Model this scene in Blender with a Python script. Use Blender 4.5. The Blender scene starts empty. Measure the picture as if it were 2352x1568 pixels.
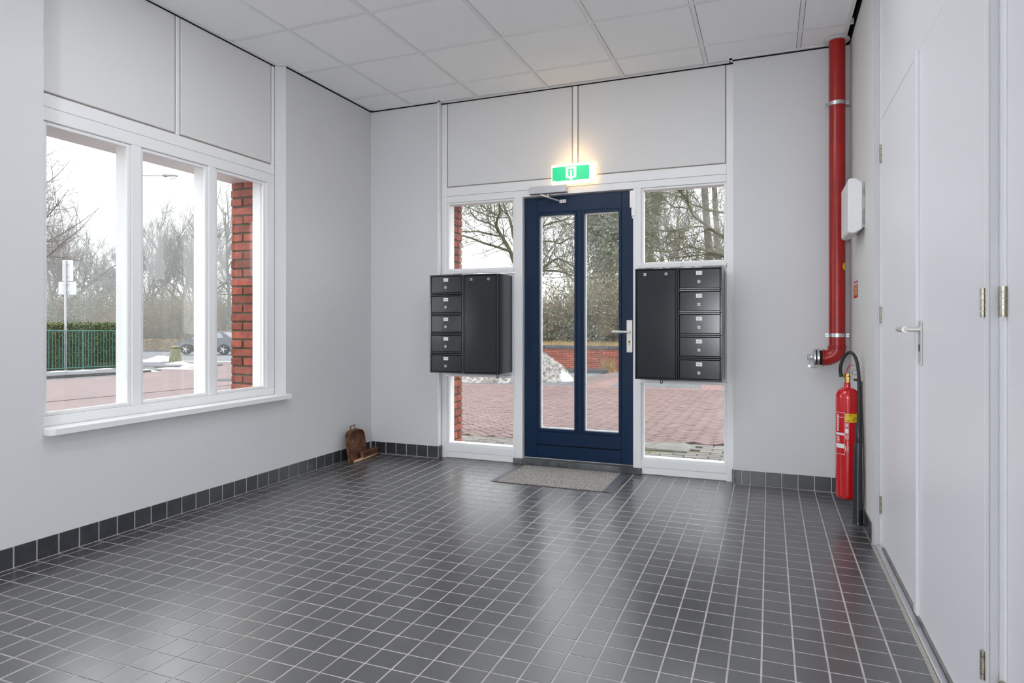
import bpy, bmesh, math, random
from mathutils import Vector, Matrix
SC = bpy.context.scene
COL = SC.collection
PI = math.pi

# ------------------------------------------------------------------ camera
YAW = .379
CAMP = Vector((3.178, -4.71, 1.106))
FPX, HOR = 1485.744, 742.213
cam = bpy.data.cameras.new('camera')
cam.sensor_width = 36; cam.lens = FPX / 2352 * 36
cam.shift_y = -(784 - HOR) / 2352
cam.clip_start = .05; cam.clip_end = 400
camo = bpy.data.objects.new('camera', cam); COL.objects.link(camo)
camo.location = CAMP; camo.rotation_euler = (PI / 2, 0, YAW)
SC.camera = camo
FW = Vector((-math.sin(YAW), math.cos(YAW), 0)); RT = Vector((math.cos(YAW), math.sin(YAW), 0)); UP = Vector((0, 0, 1))

# ------------------------------------------------------------------ sky, exposure
w = bpy.data.worlds.new('overcast_sky'); SC.world = w; w.use_nodes = True
bg = w.node_tree.nodes['Background']
bg.inputs[0].default_value = (.95, .965, 1.0, 1); bg.inputs[1].default_value = 2.25
SC.view_settings.view_transform = 'Standard'; SC.view_settings.look = 'None'
SC.view_settings.exposure = .80; SC.view_settings.gamma = 1; SC.view_settings.use_curve_mapping = False
cy = SC.cycles
cy.max_bounces = 7; cy.diffuse_bounces = 4; cy.glossy_bounces = 3; cy.transparent_max_bounces = 16; cy.volume_bounces = 0; cy.adaptive_threshold = .04
cy.caustics_reflective = True; cy.blur_glossy = .5; cy.caustics_refractive = False; cy.sample_clamp_indirect = 6
cy.use_denoising = True

# ------------------------------------------------------------------ helpers
def ray(x, y): return FW + RT * ((x - 1176) / FPX) + UP * ((HOR - y) / FPX)
def at(x, y, z): return CAMP + ray(x, y) * z              # a point z metres in front of the camera
def gz(x, y): return -.03 + .0139 * x - .0167 * y          # the ground outside falls away to the street
GN = Vector((-.0139, .0167, 1))
def ground(x, y):
    d = ray(x, y); return CAMP + d * ((-.03 - GN.dot(CAMP)) / GN.dot(d))
def tag(o, label=None, cat=None, group=None, kind=None):
    if label: o['label'] = label
    if cat: o['category'] = cat
    if group: o['group'] = group
    if kind: o['kind'] = kind
    return o
def empty(name, loc=(0, 0, 0), rz=0, parent=None):
    o = bpy.data.objects.new(name, None); COL.objects.link(o)
    o.location = loc; o.rotation_euler = (0, 0, rz); o.empty_display_size = .05
    if parent: o.parent = parent
    return o
def link(name, me, parent=None, loc=None):
    o = bpy.data.objects.new(name, me); COL.objects.link(o)
    if parent: o.parent = parent
    if loc is not None: o.location = loc
    return o
class MB:
    def __init__(s): s.v = []; s.f = []
    def add(s, vs, fs):
        b = len(s.v); s.v += [tuple(p) for p in vs]; s.f += [tuple(i + b for i in f) for f in fs]; return s
    def box(s, x0, x1, y0, y1, z0, z1):
        return s.add([(x0, y0, z0), (x1, y0, z0), (x1, y1, z0), (x0, y1, z0), (x0, y0, z1), (x1, y0, z1), (x1, y1, z1), (x0, y1, z1)],
                     [(3, 2, 1, 0), (4, 5, 6, 7), (0, 1, 5, 4), (1, 2, 6, 5), (2, 3, 7, 6), (3, 0, 4, 7)])
    def cbox(s, x0, x1, y0, y1, z0, z1, c):               # box with its top edges chamfered
        return s.add([(x0, y0, z0), (x1, y0, z0), (x1, y1, z0), (x0, y1, z0), (x0, y0, z1 - c), (x1, y0, z1 - c), (x1, y1, z1 - c), (x0, y1, z1 - c),
                      (x0 + c, y0 + c, z1), (x1 - c, y0 + c, z1), (x1 - c, y1 - c, z1), (x0 + c, y1 - c, z1)],
                     [(0, 1, 5, 4), (1, 2, 6, 5), (2, 3, 7, 6), (3, 0, 4, 7), (4, 5, 9, 8), (5, 6, 10, 9), (6, 7, 11, 10), (7, 4, 8, 11), (8, 9, 10, 11)])
    def prism(s, pts, ax, a, b):                          # polygon pts extruded along axis ax from a to b
        n = len(pts)
        def mk(p, t): return {'x': (t, p[0], p[1]), 'y': (p[0], t, p[1]), 'z': (p[0], p[1], t)}[ax]
        vs = [mk(p, a) for p in pts] + [mk(p, b) for p in pts]
        return s.add(vs, [tuple(range(n))[::-1], tuple(range(n, 2 * n))] + [(i, (i + 1) % n, n + (i + 1) % n, n + i) for i in range(n)])
    def tube(s, pts, rads, n=8, cap=True, up=None):
        pts = [Vector(p) for p in pts]
        if not isinstance(rads, (list, tuple)): rads = [rads] * len(pts)
        vs = []; prev = None
        for i, p in enumerate(pts):
            d = (pts[min(i + 1, len(pts) - 1)] - pts[max(i - 1, 0)])
            if d.length < 1e-9: d = Vector((0, 0, 1))
            d.normalize()
            if prev is None:
                a = Vector((0, 0, 1)) if abs(d.z) < .9 else Vector((1, 0, 0))
                u = d.cross(a).normalized()
            else:
                u = (prev - d * prev.dot(d))
                u = u.normalized() if u.length > 1e-6 else d.orthogonal().normalized()
            prev = u; wv = d.cross(u)
            for k in range(n):
                t = 2 * PI * k / n
                vs.append(p + (u * math.cos(t) + wv * math.sin(t)) * rads[i])
        fs = []
        for i in range(len(pts) - 1):
            for k in range(n):
                fs.append((i * n + k, i * n + (k + 1) % n, (i + 1) * n + (k + 1) % n, (i + 1) * n + k))
        if cap:
            fs.append(tuple(range(n))[::-1]); fs.append(tuple(range((len(pts) - 1) * n, len(pts) * n)))
        return s.add(vs, fs)
    def lathe(s, prof, c=(0, 0, 0), ax='z', n=24):        # prof: (radius, height)
        vs = []
        for r, h in prof:
            for k in range(n):
                t = 2 * PI * k / n; a, b = r * math.cos(t), r * math.sin(t)
                vs.append({'z': (c[0] + a, c[1] + b, c[2] + h), 'x': (c[0] + h, c[1] + a, c[2] + b), 'y': (c[0] + b, c[1] + h, c[2] + a)}[ax])
        fs = []
        for i in range(len(prof) - 1):
            for k in range(n): fs.append((i * n + k, i * n + (k + 1) % n, (i + 1) * n + (k + 1) % n, (i + 1) * n + k))
        fs.append(tuple(range(n))[::-1]); fs.append(tuple(range((len(prof) - 1) * n, len(prof) * n)))
        return s.add(vs, fs)
    def mesh(s, name, m, bevel=0, seg=1, smooth=None, fix=True):
        me = bpy.data.meshes.new(name); me.from_pydata(s.v, [], s.f)
        if bevel or fix:
            bm = bmesh.new(); bm.from_mesh(me)
            if bevel:
                ed = [e for e in bm.edges if len(e.link_faces) == 2 and e.calc_face_angle() > .6]
                bmesh.ops.bevel(bm, geom=ed, offset=bevel, segments=seg, affect='EDGES', profile=.5, clamp_overlap=True)
            bmesh.ops.recalc_face_normals(bm, faces=bm.faces)
            bm.to_mesh(me); bm.free()
        if smooth:
            me.polygons.foreach_set('use_smooth', [True] * len(me.polygons)); me.set_sharp_from_angle(angle=smooth)
        if m: me.materials.append(m)
        me.update(); return me
    def build(s, name, m, parent=None, bevel=0, seg=1, smooth=None, fix=True, loc=None):
        return link(name, s.mesh(name, m, bevel, seg, smooth, fix), parent, loc)
def B(name, m, parent, x0, x1, y0, y1, z0, z1, bevel=0, seg=1):
    return MB().box(min(x0, x1), max(x0, x1), min(y0, y1), max(y0, y1), min(z0, z1), max(z0, z1)).build(name, m, parent, bevel, seg)

# ------------------------------------------------------------------ materials
MATS = {}
def mat(name, col, rough=.5, metal=0, spec=.5, var=0, vscale=8, col2=None, bump=0, bscale=60, rnd=0, emit=None, estr=0, rvar=0, detail=3, world=False, coat=0, ior=1.5):
    m = bpy.data.materials.new(name); m.use_nodes = True; MATS[name] = m
    nt = m.node_tree; N = nt.nodes; L = nt.links; p = N['Principled BSDF']
    p.inputs['Base Color'].default_value = (*col, 1); p.inputs['Roughness'].default_value = rough
    p.inputs['Metallic'].default_value = metal; p.inputs['IOR'].default_value = ior; p.inputs['Specular IOR Level'].default_value = spec
    if coat: p.inputs['Coat Weight'].default_value = coat; p.inputs['Coat Roughness'].default_value = .08
    tc = None
    def coords():
        nonlocal tc
        if tc is None: tc = N.new('ShaderNodeNewGeometry' if world else 'ShaderNodeTexCoord')
        return tc.outputs['Position' if world else 'Object']
    out = None
    if var or col2:
        nz = N.new('ShaderNodeTexNoise'); nz.inputs['Scale'].default_value = vscale; nz.inputs['Detail'].default_value = detail
        L.new(coords(), nz.inputs['Vector'])
        cr = N.new('ShaderNodeValToRGB'); cr.color_ramp.elements[0].position = .35; cr.color_ramp.elements[1].position = .65
        c2 = col2 or tuple(min(1, c * (1 + var)) for c in col); c1 = col if col2 else tuple(c * (1 - var) for c in col)
        cr.color_ramp.elements[0].color = (*c1, 1); cr.color_ramp.elements[1].color = (*c2, 1)
        L.new(nz.outputs['Fac'], cr.inputs['Fac']); out = cr.outputs['Color']
        if rvar:
            mr = N.new('ShaderNodeMapRange'); mr.inputs['To Min'].default_value = max(0, rough - rvar); mr.inputs['To Max'].default_value = rough + rvar
            L.new(nz.outputs['Fac'], mr.inputs['Value']); L.new(mr.outputs['Result'], p.inputs['Roughness'])
    if rnd:                                               # each piece a little lighter or darker
        oi = N.new('ShaderNodeObjectInfo'); ge = N.new('ShaderNodeNewGeometry')
        ad = N.new('ShaderNodeMath'); ad.operation = 'ADD'; L.new(oi.outputs['Random'], ad.inputs[0]); L.new(ge.outputs['Random Per Island'], ad.inputs[1])
        fr = N.new('ShaderNodeMath'); fr.operation = 'FRACT'; L.new(ad.outputs[0], fr.inputs[0])
        mr = N.new('ShaderNodeMapRange'); mr.inputs['To Min'].default_value = 1 - rnd; mr.inputs['To Max'].default_value = 1 + rnd
        L.new(fr.outputs[0], mr.inputs['Value'])
        hs = N.new('ShaderNodeHueSaturation'); hs.inputs['Color'].default_value = (*col, 1)
        if out: L.new(out, hs.inputs['Color'])
        L.new(mr.outputs['Result'], hs.inputs['Value']); out = hs.outputs['Color']
    if out: L.new(out, p.inputs['Base Color'])
    if bump:
        nb = N.new('ShaderNodeTexNoise'); nb.inputs['Scale'].default_value = bscale; nb.inputs['Detail'].default_value = 3
        L.new(coords(), nb.inputs['Vector'])
        bp = N.new('ShaderNodeBump'); bp.inputs['Strength'].default_value = min(1, bump); bp.inputs['Distance'].default_value = .002
        L.new(nb.outputs['Fac'], bp.inputs['Height']); L.new(bp.outputs['Normal'], p.inputs['Normal'])
    if emit: p.inputs['Emission Color'].default_value = (*emit, 1); p.inputs['Emission Strength'].default_value = estr
    return m
def glass(name, tint=(.97, .985, .98)):
    m = bpy.data.materials.new(name); m.use_nodes = True; nt = m.node_tree; N = nt.nodes; L = nt.links
    N.remove(N['Principled BSDF'])
    tr = N.new('ShaderNodeBsdfTransparent'); tr.inputs[0].default_value = (*tint, 1)
    gl = N.new('ShaderNodeBsdfGlossy'); gl.inputs['Roughness'].default_value = .003
    lw = N.new('ShaderNodeLayerWeight'); lw.inputs['Blend'].default_value = .5          # Schlick reflectance of glass
    pw = N.new('ShaderNodeMath'); pw.operation = 'POWER'; L.new(lw.outputs['Facing'], pw.inputs[0]); pw.inputs[1].default_value = 5
    fr = N.new('ShaderNodeMath'); fr.operation = 'MULTIPLY_ADD'; L.new(pw.outputs[0], fr.inputs[0]); fr.inputs[1].default_value = .96; fr.inputs[2].default_value = .04
    mx = N.new('ShaderNodeMixShader'); L.new(fr.outputs[0], mx.inputs[0]); L.new(tr.outputs[0], mx.inputs[1]); L.new(gl.outputs[0], mx.inputs[2])
    L.new(mx.outputs[0], N['Material Output'].inputs['Surface']); return m
def brickmat(name, c1, c2, mortar, sx, sy, gap=.012, rough=.8):
    m = bpy.data.materials.new(name); m.use_nodes = True; nt = m.node_tree; N = nt.nodes; L = nt.links; p = N['Principled BSDF']
    tc = N.new('ShaderNodeTexCoord'); br = N.new('ShaderNodeTexBrick')
    br.inputs['Scale'].default_value = 1; br.inputs['Brick Width'].default_value = sx; br.inputs['Row Height'].default_value = sy
    br.inputs['Mortar Size'].default_value = gap; br.inputs['Color1'].default_value = (*c1, 1); br.inputs['Color2'].default_value = (*c2, 1); br.inputs['Mortar'].default_value = (*mortar, 1)
    L.new(tc.outputs['Object'], br.inputs['Vector'])
    nz = N.new('ShaderNodeTexNoise'); nz.inputs['Scale'].default_value = .5; L.new(tc.outputs['Object'], nz.inputs['Vector'])
    mr = N.new('ShaderNodeMapRange'); mr.inputs['To Min'].default_value = .8; mr.inputs['To Max'].default_value = 1.2; L.new(nz.outputs['Fac'], mr.inputs['Value'])
    hs = N.new('ShaderNodeHueSaturation'); L.new(br.outputs['Color'], hs.inputs['Color']); L.new(mr.outputs['Result'], hs.inputs['Value'])
    L.new(hs.outputs['Color'], p.inputs['Base Color']); p.inputs['Roughness'].default_value = rough
    return m
M = dict(
    plaster=mat('textured_white_plaster', (.715, .715, .722), .85, bump=.55, bscale=190, spec=.2),
    paint=mat('white_satin_paint', (.88, .88, .88), .35, bump=.05, bscale=20),
    paint2=mat('white_panel_paint', (.76, .755, .74), .6, bump=.15, bscale=160),
    doorpaint=mat('pale_grey_door_paint', (.84, .85, .88), .32, bump=.04, bscale=40),
    backing=mat('beige_backing', (.42, .39, .34), .8),
    rearwall=mat('dark_slate_wall_paint', (.05, .055, .065), .7),
    framepaint=mat('grey_frame_paint', (.56, .56, .57), .4),  # greyer than the doors: shade of the jamb reveals put into the colour
    ceil=mat('white_mineral_ceiling_tile', (.95, .95, .95), .9, bump=.1, bscale=300, spec=.1),
    grid=mat('white_ceiling_grid', (.84, .84, .85), .5),
    shadow=mat('dark_joint', (.02, .02, .02), .9, spec=.1),  # near black put in for the shade inside the ceiling gaps
    tile=mat('anthracite_floor_tile', (.055, .053, .060), .30, ior=1.9, var=.07, vscale=11, rnd=.12, rvar=.015, spec=1.0, world=True),
    wtile=mat('anthracite_skirting_tile', (.045, .048, .055), .22, var=.1, vscale=20, rnd=.12, bump=.05, bscale=40, spec=.8, world=True),
    grout=mat('light_grey_grout', (.50, .475, .455), .85, var=.12, vscale=9),
    navy=mat('dark_blue_door_paint', (.004, .021, .060), .3, spec=.3),
    glass=glass('window_glass'),
    box=mat('anthracite_powder_coat', (.006, .008, .012), .2, spec=.6),
    steel=mat('satin_steel', (.70, .68, .64), .36, metal=.6),
    zinc=mat('galvanised_steel', (.60, .62, .64), .38, metal=1, var=.1, vscale=30),
    alu=mat('aluminium', (.70, .71, .73), .3, metal=1),
    brass=mat('brass', (.62, .42, .12), .25, metal=1),
    oldbrass=mat('tarnished_hinge_brass', (.40, .37, .30), .42, metal=1, var=.25, vscale=60),
    white=mat('white_plastic', (.80, .80, .80), .3),
    silver=mat('silver_lacquer', (.58, .59, .61), .4, metal=.3),
    black=mat('black_rubber', (.016, .017, .019), .42),
    dark=mat('black_hole', (.006, .006, .006), .8),
    hornm=mat('black_horn_plastic', (.02, .025, .03), .28),
    red=mat('red_extinguisher_lacquer', (.60, .006, .012), .16, coat=.6),
    pipered=mat('red_pipe_lacquer', (.36, .010, .008), .30, var=.12, vscale=12, bump=.1, bscale=30),
    yellow=mat('yellow_label', (.85, .58, .01), .4),
    labelw=mat('white_label_print', (.80, .80, .80), .4),
    ink=mat('dark_print', (.03, .03, .03), .5),
    redprint=mat('red_print', (.55, .02, .02), .5),
    gold=mat('gold_print', (.62, .42, .14), .5),
    green=mat('green_plastic', (.0, .22, .10), .4),
    stone=mat('blue_limestone', (.055, .06, .065), .45, col2=(.17, .175, .18), vscale=9, bump=.3, bscale=60),
    mat=mat('grey_brown_entrance_carpet', (.15, .14, .135), .95, col2=(.55, .51, .48), vscale=130, bump=1, bscale=420, spec=.1, detail=6),
    rubber=mat('grey_rubber_edge', (.085, .095, .11), .5),
    rust=mat('rusty_sheet_metal', (.075, .034, .02), .7, col2=(.24, .105, .05), vscale=22, bump=.5, bscale=90, metal=.2),
    galv=mat('worn_grey_zinc', (.33, .33, .34), .5, metal=.6, var=.3, vscale=40),
    bristle=mat('brown_bristle', (.24, .125, .065), .9, var=.4, vscale=90),
    wood=mat('bare_brush_wood', (.55, .36, .22), .6, var=.2, vscale=30),
    brick=mat('red_facing_brick', (0.276, 0.068, 0.043), .8, var=.25, vscale=16, rnd=.28, bump=.6, bscale=70, world=True),
    mortar=mat('mossy_mortar', (.101, .094, .079), .95, col2=(.058, .068, .025), vscale=7, bump=.6, bscale=90),
    concrete=mat('concrete', (0.184, 0.178, 0.162), .85, var=.2, vscale=9, bump=.5, bscale=40),
    bollard=mat('mossy_concrete', (.259, .238, .180), .9, col2=(.122, .137, .065), vscale=9, bump=.5, bscale=40),
    coping=mat('grey_coping_stone', (.061, .061, .065), .8, var=.2, vscale=6, bump=.4, bscale=40),
    paver=mat('red_clay_paver', (.168, .108, .100), .8, var=.12, vscale=10, rnd=.12, bump=.5, bscale=80, world=True),
    gpaver=mat('grey_paver', (0.176, 0.162, 0.147), .85, var=.15, vscale=12, rnd=.14, bump=.5, bscale=80, world=True),
    joint=mat('dark_paving_joint', (.032, .020, .017), .95),
    mossjoint=mat('mossy_paving_joint', (.079, .072, .036), .95, col2=(.144, .137, .029), vscale=6),
    asphalt=mat('asphalt', (.122, .126, .133), .9, var=.15, vscale=2, bump=.5, bscale=60),
    roadm=mat('road_asphalt', (0.147, 0.152, 0.162), .9, var=.08, vscale=.5),
    soil=mat('woodland_floor', (.115, .086, .050), .95, col2=(.187, .144, .072), vscale=1.2),
    drygrass=mat('dry_grass', (.288, .202, .086), .9, var=.35, vscale=5, rnd=.3),
    snow=mat('fresh_snow', (0.585, 0.598, 0.626), .6, bump=.6, bscale=20),
    dsnow=mat('dirty_snow', (0.107, 0.085, 0.064), .8, col2=(0.426, 0.416, 0.405), vscale=13, bump=1, bscale=26, detail=7),
    bark=mat('grey_brown_bark', (.097, .083, .068), .95, var=.25, vscale=4),
    mossbark=mat('mossy_bark', (.054, .050, .036), .95, col2=(.115, .112, .043), vscale=5, bump=.5, bscale=30),
    bush=mat('brown_green_thicket', (.216, .176, .108), .95, rnd=.4),
    leaf=mat('dark_hedge_leaf', (.094, .122, .036), .7, rnd=.4),
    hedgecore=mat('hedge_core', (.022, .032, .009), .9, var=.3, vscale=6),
    ivy=mat('ivy_leaf', (.144, .158, .112), .7, rnd=.35),
    beech=mat('brown_beech_leaf', (.216, .144, .061), .9, rnd=.4),
    fence=mat('green_steel', (.043, .144, .122), .45),
    post=mat('grey_steel_pole', (.396, .410, .418), .45, metal=.3),
    plate=mat('sign_back_plate', (.490, .497, .504), .45),
    carp=mat('dark_grey_car_paint', (.045, .047, .058), .22, metal=.5, coat=.5),
    carw=mat('car_window', (.20, .22, .25), .08, spec=.8),
    tyre=mat('tyre', (.02, .02, .02), .8),
    street=brickmat('red_street_paving', (0.183, 0.134, 0.129), (0.159, 0.112, 0.107), (0.145, 0.102, 0.097), .21, .105),
    lane=brickmat('red_driveway_paving', (.274, .158, .144), (.230, .130, .115), (.108, .065, .058), .22, .22),
    led=mat('led_panel', (1, 1, 1), .5, emit=(.93, .96, 1), estr=10.0),
    globe=mat('opal_lamp_globe', (1, 1, 1), .4, emit=(.93, .96, 1), estr=92.0),
    signw=mat('lit_white_acrylic', (.9, .9, .85), .4, emit=(1, .86, .62), estr=.42),
    signside=mat('lit_acrylic_side', (.9, .8, .6), .4, emit=(1, .60, .20), estr=1.3),
    signg=mat('lit_green_acrylic', (.02, .5, .22), .35, emit=(.04, .62, .28), estr=.40),
    signs=mat('lit_white_symbol', (.9, .95, .9), .35, emit=(.85, 1, .92), estr=.62),
)
# dull scuffs and dried splashes on the floor tiles
nt = M['tile'].node_tree; N = nt.nodes; p = N['Principled BSDF']; src = p.inputs['Base Color'].links[0].from_socket
ge = N.new('ShaderNodeNewGeometry'); nz = N.new('ShaderNodeTexNoise'); nz.inputs['Scale'].default_value = 6.5; nz.inputs['Detail'].default_value = 9; nz.inputs['Roughness'].default_value = .62
nt.links.new(ge.outputs['Position'], nz.inputs['Vector'])
rp_ = N.new('ShaderNodeValToRGB'); rp_.color_ramp.elements[0].position = .66; rp_.color_ramp.elements[1].position = .74; rp_.color_ramp.elements[1].color = (.45, .45, .45, 1)
mx = N.new('ShaderNodeMix'); mx.data_type = 'RGBA'; nt.links.new(nz.outputs['Fac'], rp_.inputs['Fac']); nt.links.new(rp_.outputs['Color'], mx.inputs['Factor'])
nt.links.new(src, mx.inputs['A']); mx.inputs['B'].default_value = (.30, .30, .31, 1); nt.links.new(mx.outputs['Result'], p.inputs['Base Color'])
def struct(o): o['kind'] = 'structure'; return o
H = 2.92
XR = 3.66       # right wall lining
# ------------------------------------------------------------------ floor
floor = struct(empty('floor'))
YB = -8.4
B('grout_bed', M['grout'], floor, -.1, 3.74, YB, .16, -.1, -.0011)
TX0, TY0, TG = .0533, -.03, .006
def tile_rects():
    for i in range(-2, 39):
        for j in range(-2, 85):
            x0, x1 = TX0 + .1 * i, TX0 + .1 * (i + 1); y1, y0 = TY0 - .1 * j, TY0 - .1 * (j + 1)
            x0, x1 = max(x0, 0), min(x1, XR + .03); y0, y1 = max(y0, YB + .02), min(y1, .05)
            if x1 - x0 < .02 or y1 - y0 < .02: continue
            yield x0, x1, y0, y1
def size_in_view(x, y):
    d = Vector((x, y, 0)) - CAMP; z = d.dot(FW)
    if z < .3: return -1
    px = 1176 + FPX * d.dot(RT) / z; py = HOR - FPX * d.z / z
    return 1 / z if (-20 < px < 2370 and py < 1590) else -1
rects = sorted(tile_rects(), key=lambda r: -size_in_view((r[0] + r[1]) / 2, (r[2] + r[3]) / 2))
tg = TG / 2
tile_meshes = {}
random.seed(4)
rest = MB()
for n, (x0, x1, y0, y1) in enumerate(rects):
    cx, cy_ = (x0 + x1) / 2, (y0 + y1) / 2; dx, dy = (x1 - x0) / 2 - tg, (y1 - y0) / 2 - tg
    if n < 300:
        key = (round(dx, 4), round(dy, 4))
        if key not in tile_meshes:
            tile_meshes[key] = MB().cbox(-dx, dx, -dy, dy, -.012, 0, .0007).mesh('floor_tile', M['tile'])
        o = link('tile', tile_meshes[key], floor, (cx, cy_, random.uniform(-.0002, .0002)))
        o.rotation_euler = (random.gauss(0, .0016), random.gauss(0, .0016), 0)
    else:
        t = MB().cbox(-dx, dx, -dy, dy, -.012, 0, .0007); a, b = random.gauss(0, .0016), random.gauss(0, .0016); h = random.uniform(-.0002, .0002)
        rest.add([(cx + v[0], cy_ + v[1], v[2] + h + a * v[1] - b * v[0]) for v in t.v], t.f)
tag(rest.build('floor_tiles', M['tile'], floor), kind='stuff')

# ------------------------------------------------------------------ ceiling
ceiling = struct(empty('ceiling'))
B('plenum', M['shadow'], ceiling, -.09, 3.80, YB, .05, H + .05, H + .08)
gxs = [-.09] + [.405 + .59 * k for k in range(6)] + [XR - .005]
gys = [.04, -.31] + [-.31 - .5955 * k for k in range(1, 14)]
LEDS = {(4, 3), (2, 4)}  # tiles swapped for unseen lamp panels, added to brighten the room
cm = {}
for i in range(len(gxs) - 1):
    for j in range(len(gys) - 1):
        x0, x1, y1, y0 = gxs[i] + .0145, gxs[i + 1] - .0145, gys[j] - .0145, gys[j + 1] + .0145
        if i == len(gxs) - 2: x1 = XR - .03
        if j == 0:
            y1 = .0
        if i == 0: x0 = .03 if (y0 > -1.05 or y1 < -2.7) else -.035
        if (i, j) in LEDS: continue
        key = (round(x1 - x0, 3), round(y1 - y0, 3))
        if key not in cm: cm[key] = MB().box(-(x1 - x0) / 2, (x1 - x0) / 2, -(y1 - y0) / 2, (y1 - y0) / 2, 0, .015).mesh('ceiling_tile', M['ceil'], bevel=.0015)
        link('ceiling_tile', cm[key], ceiling, ((x0 + x1) / 2, (y0 + y1) / 2, H + .001 + random.uniform(0, .0015)))
for x in gxs[1:-1]: B('grid_bar', M['grid'], ceiling, x - .012, x + .012, YB, .01, H, H + .03)
for k, y in enumerate(gys[1:-1]): B('grid_bar', M['grid'], ceiling, -.02 if -2.7 < y < -1.1 else .02, XR - .01, y - .012, y + .012, H + .0004, H + .03)
for (x0, x1, y0, y1) in ((0, .003, -1.05, 0), (-.065, -.062, -2.69, -1.09), (0, .003, YB, -2.695), (0, .655, -.003, 0), (.655, 2.945, .046, .049), (2.945, XR, -.003, 0), (XR - .003, XR, -1.045, -.03)):
    B('shadow_gap', M['shadow'], ceiling, x0, x1, y0, y1, H - .008, H + .05)  # black strip on the wall top, painted in as the gap's shade
# edge angles following the walls
for (x0, x1, y0, y1) in ((.012, .034, -1.065, -.012), (-.058, -.036, -2.70, -1.075), (-.058, .034, -1.087, -1.065), (.012, .034, YB, -2.69), (.012, .68, -.034, -.012),
                         (.66, .682, -.034, .04), (.67, 2.93, .018, .04), (2.918, 2.94, -.034, .04), (2.92, XR - .02, -.034, -.012), (XR - .05, XR - .028, YB, -.012)):
    B('edge_angle', M['grid'], ceiling, x0, x1, y0, y1, H - .002, H + .02)
for k, (i, j) in enumerate(sorted(LEDS)):
    e = empty('ceiling_light', ((gxs[i] + gxs[i + 1]) / 2, (gys[j] + gys[j + 1]) / 2, H))
    tag(e, 'square white lamp panel in the ceiling tiles ' + ('near the white double door' if j == 3 else 'near the wide window'), 'ceiling light', 'ceiling lamp panels')
    MB().box(-.283, .283, -.283, .283, 0, .02).build('frame', M['grid'], e)
    MB().box(-.265, .265, -.265, .265, -.002, .001).build('diffuser', M['led'], e)

fl = tag(empty('floor_lamp', (2.72, -7.70, 0)), 'floor lamp with an opal globe standing behind the viewer', 'floor lamp')  # unseen lamp, added as fill for the walls and ceiling
MB().lathe([(.15, 0), (.15, .012), (.03, .025)], (0, 0, .001), 'z', 28).build('base', M['black'], fl, smooth=.5)
MB().lathe([(.012, .02), (.012, .93)], (0, 0, 0), 'z', 14).build('pole', M['black'], fl, smooth=.5)
MB().lathe([(.04, .91), (.05, .94)], (0, 0, 0), 'z', 20).build('holder', M['black'], fl, smooth=.5)
MB().lathe([(.02 + .18 * math.sin(PI * k / 14), 1.12 - .18 * math.cos(PI * k / 14)) for k in range(15)], (0, 0, 0), 'z', 28).build('globe', M['globe'], fl, smooth=1)
# ------------------------------------------------------------------ walls
HT = 3.05
def wall(name): return struct(empty(name))
wl = wall('wall_left')
B('plaster', M['plaster'], wl, -.17, 0, -1.05, .17, -.1, HT)
B('plaster', M['plaster'], wl, -.17, 0, -2.695, -1.05, -.1, .575)
B('plaster', M['plaster'], wl, -.17, 0, YB - .2, -2.695, -.1, HT)
MB().prism([(0.0005, -1.052), (.0005, -1.0495), (-.0635, -1.0495), (-.0635, -1.092)], 'z', .60, HT).build('window_reveal', M['plaster'], wl)
B('lintel', M['paint'], wl, -.39, -.19, -2.70, -1.05, 2.10, HT + .3)
B('mortar', M['mortar'], wl, -.382, -.17, -1.163, .342, -1.0, HT + .3)
B('mortar', M['mortar'], wl, -.382, -.17, YB - .2, -2.64, -1.0, HT + .3)
B('mortar', M['mortar'], wl, -.382, -.17, -2.70, -1.10, -1.0, .55)
random.seed(7)
bmA = MB().box(-.105, .105, -.03, .03, -.025, .025).mesh('brick', M['brick'], bevel=.003)
bmB = MB().box(-.05, .05, -.03, .03, -.025, .025).mesh('brick_header', M['brick'], bevel=.003)
def wob(o): o.rotation_euler.z += random.gauss(0, .01); o.rotation_euler.y += random.gauss(0, .004); return o
zc = .585; k = 0
while zc < 2.14:
    if k % 2: wob(link('brick', bmA, wl, (-.281, -1.140 + random.gauss(0, .002), zc)))
    else:
        wob(link('brick', bmB, wl, (-.223, -1.140, zc))); wob(link('brick', bmB, wl, (-.335, -1.140 + random.gauss(0, .002), zc)))
    zc += .0625; k += 1

wb = wall('wall_back')
B('plaster', M['plaster'], wb, 0, .655, 0, .17, -.1, HT)
B('plaster', M['plaster'], wb, 2.945, 3.95, 0, .17, -.1, HT)
B('plaster', M['plaster'], wb, .655, 2.945, .06, .17, H, HT)
B('mortar', M['mortar'], wb, -.382, .692, .172, .342, -1.0, HT + .3)
B('mortar', M['mortar'], wb, 2.92, 4.2, .172, .342, -1.0, HT + .3)
B('lintel', M['concrete'], wb, .692, 2.92, .172, .342, 2.135, HT + .3)
bmC = MB().box(-.03, .03, -.083, .083, -.025, .025).mesh('brick_jamb', M['brick'], bevel=.003)
bmD = MB().box(-.03, .03, -.038, .038, -.025, .025).mesh('brick_jamb_half', M['brick'], bevel=.003)
zc = .03; k = 0
while zc < 2.13:
    if k % 2: wob(link('brick', bmC, wb, (.671, .262, zc)))
    else: wob(link('brick', bmD, wb, (.671, .217, zc))); wob(link('brick', bmD, wb, (.671, .305, zc)))
    zc += .0625; k += 1

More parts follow.
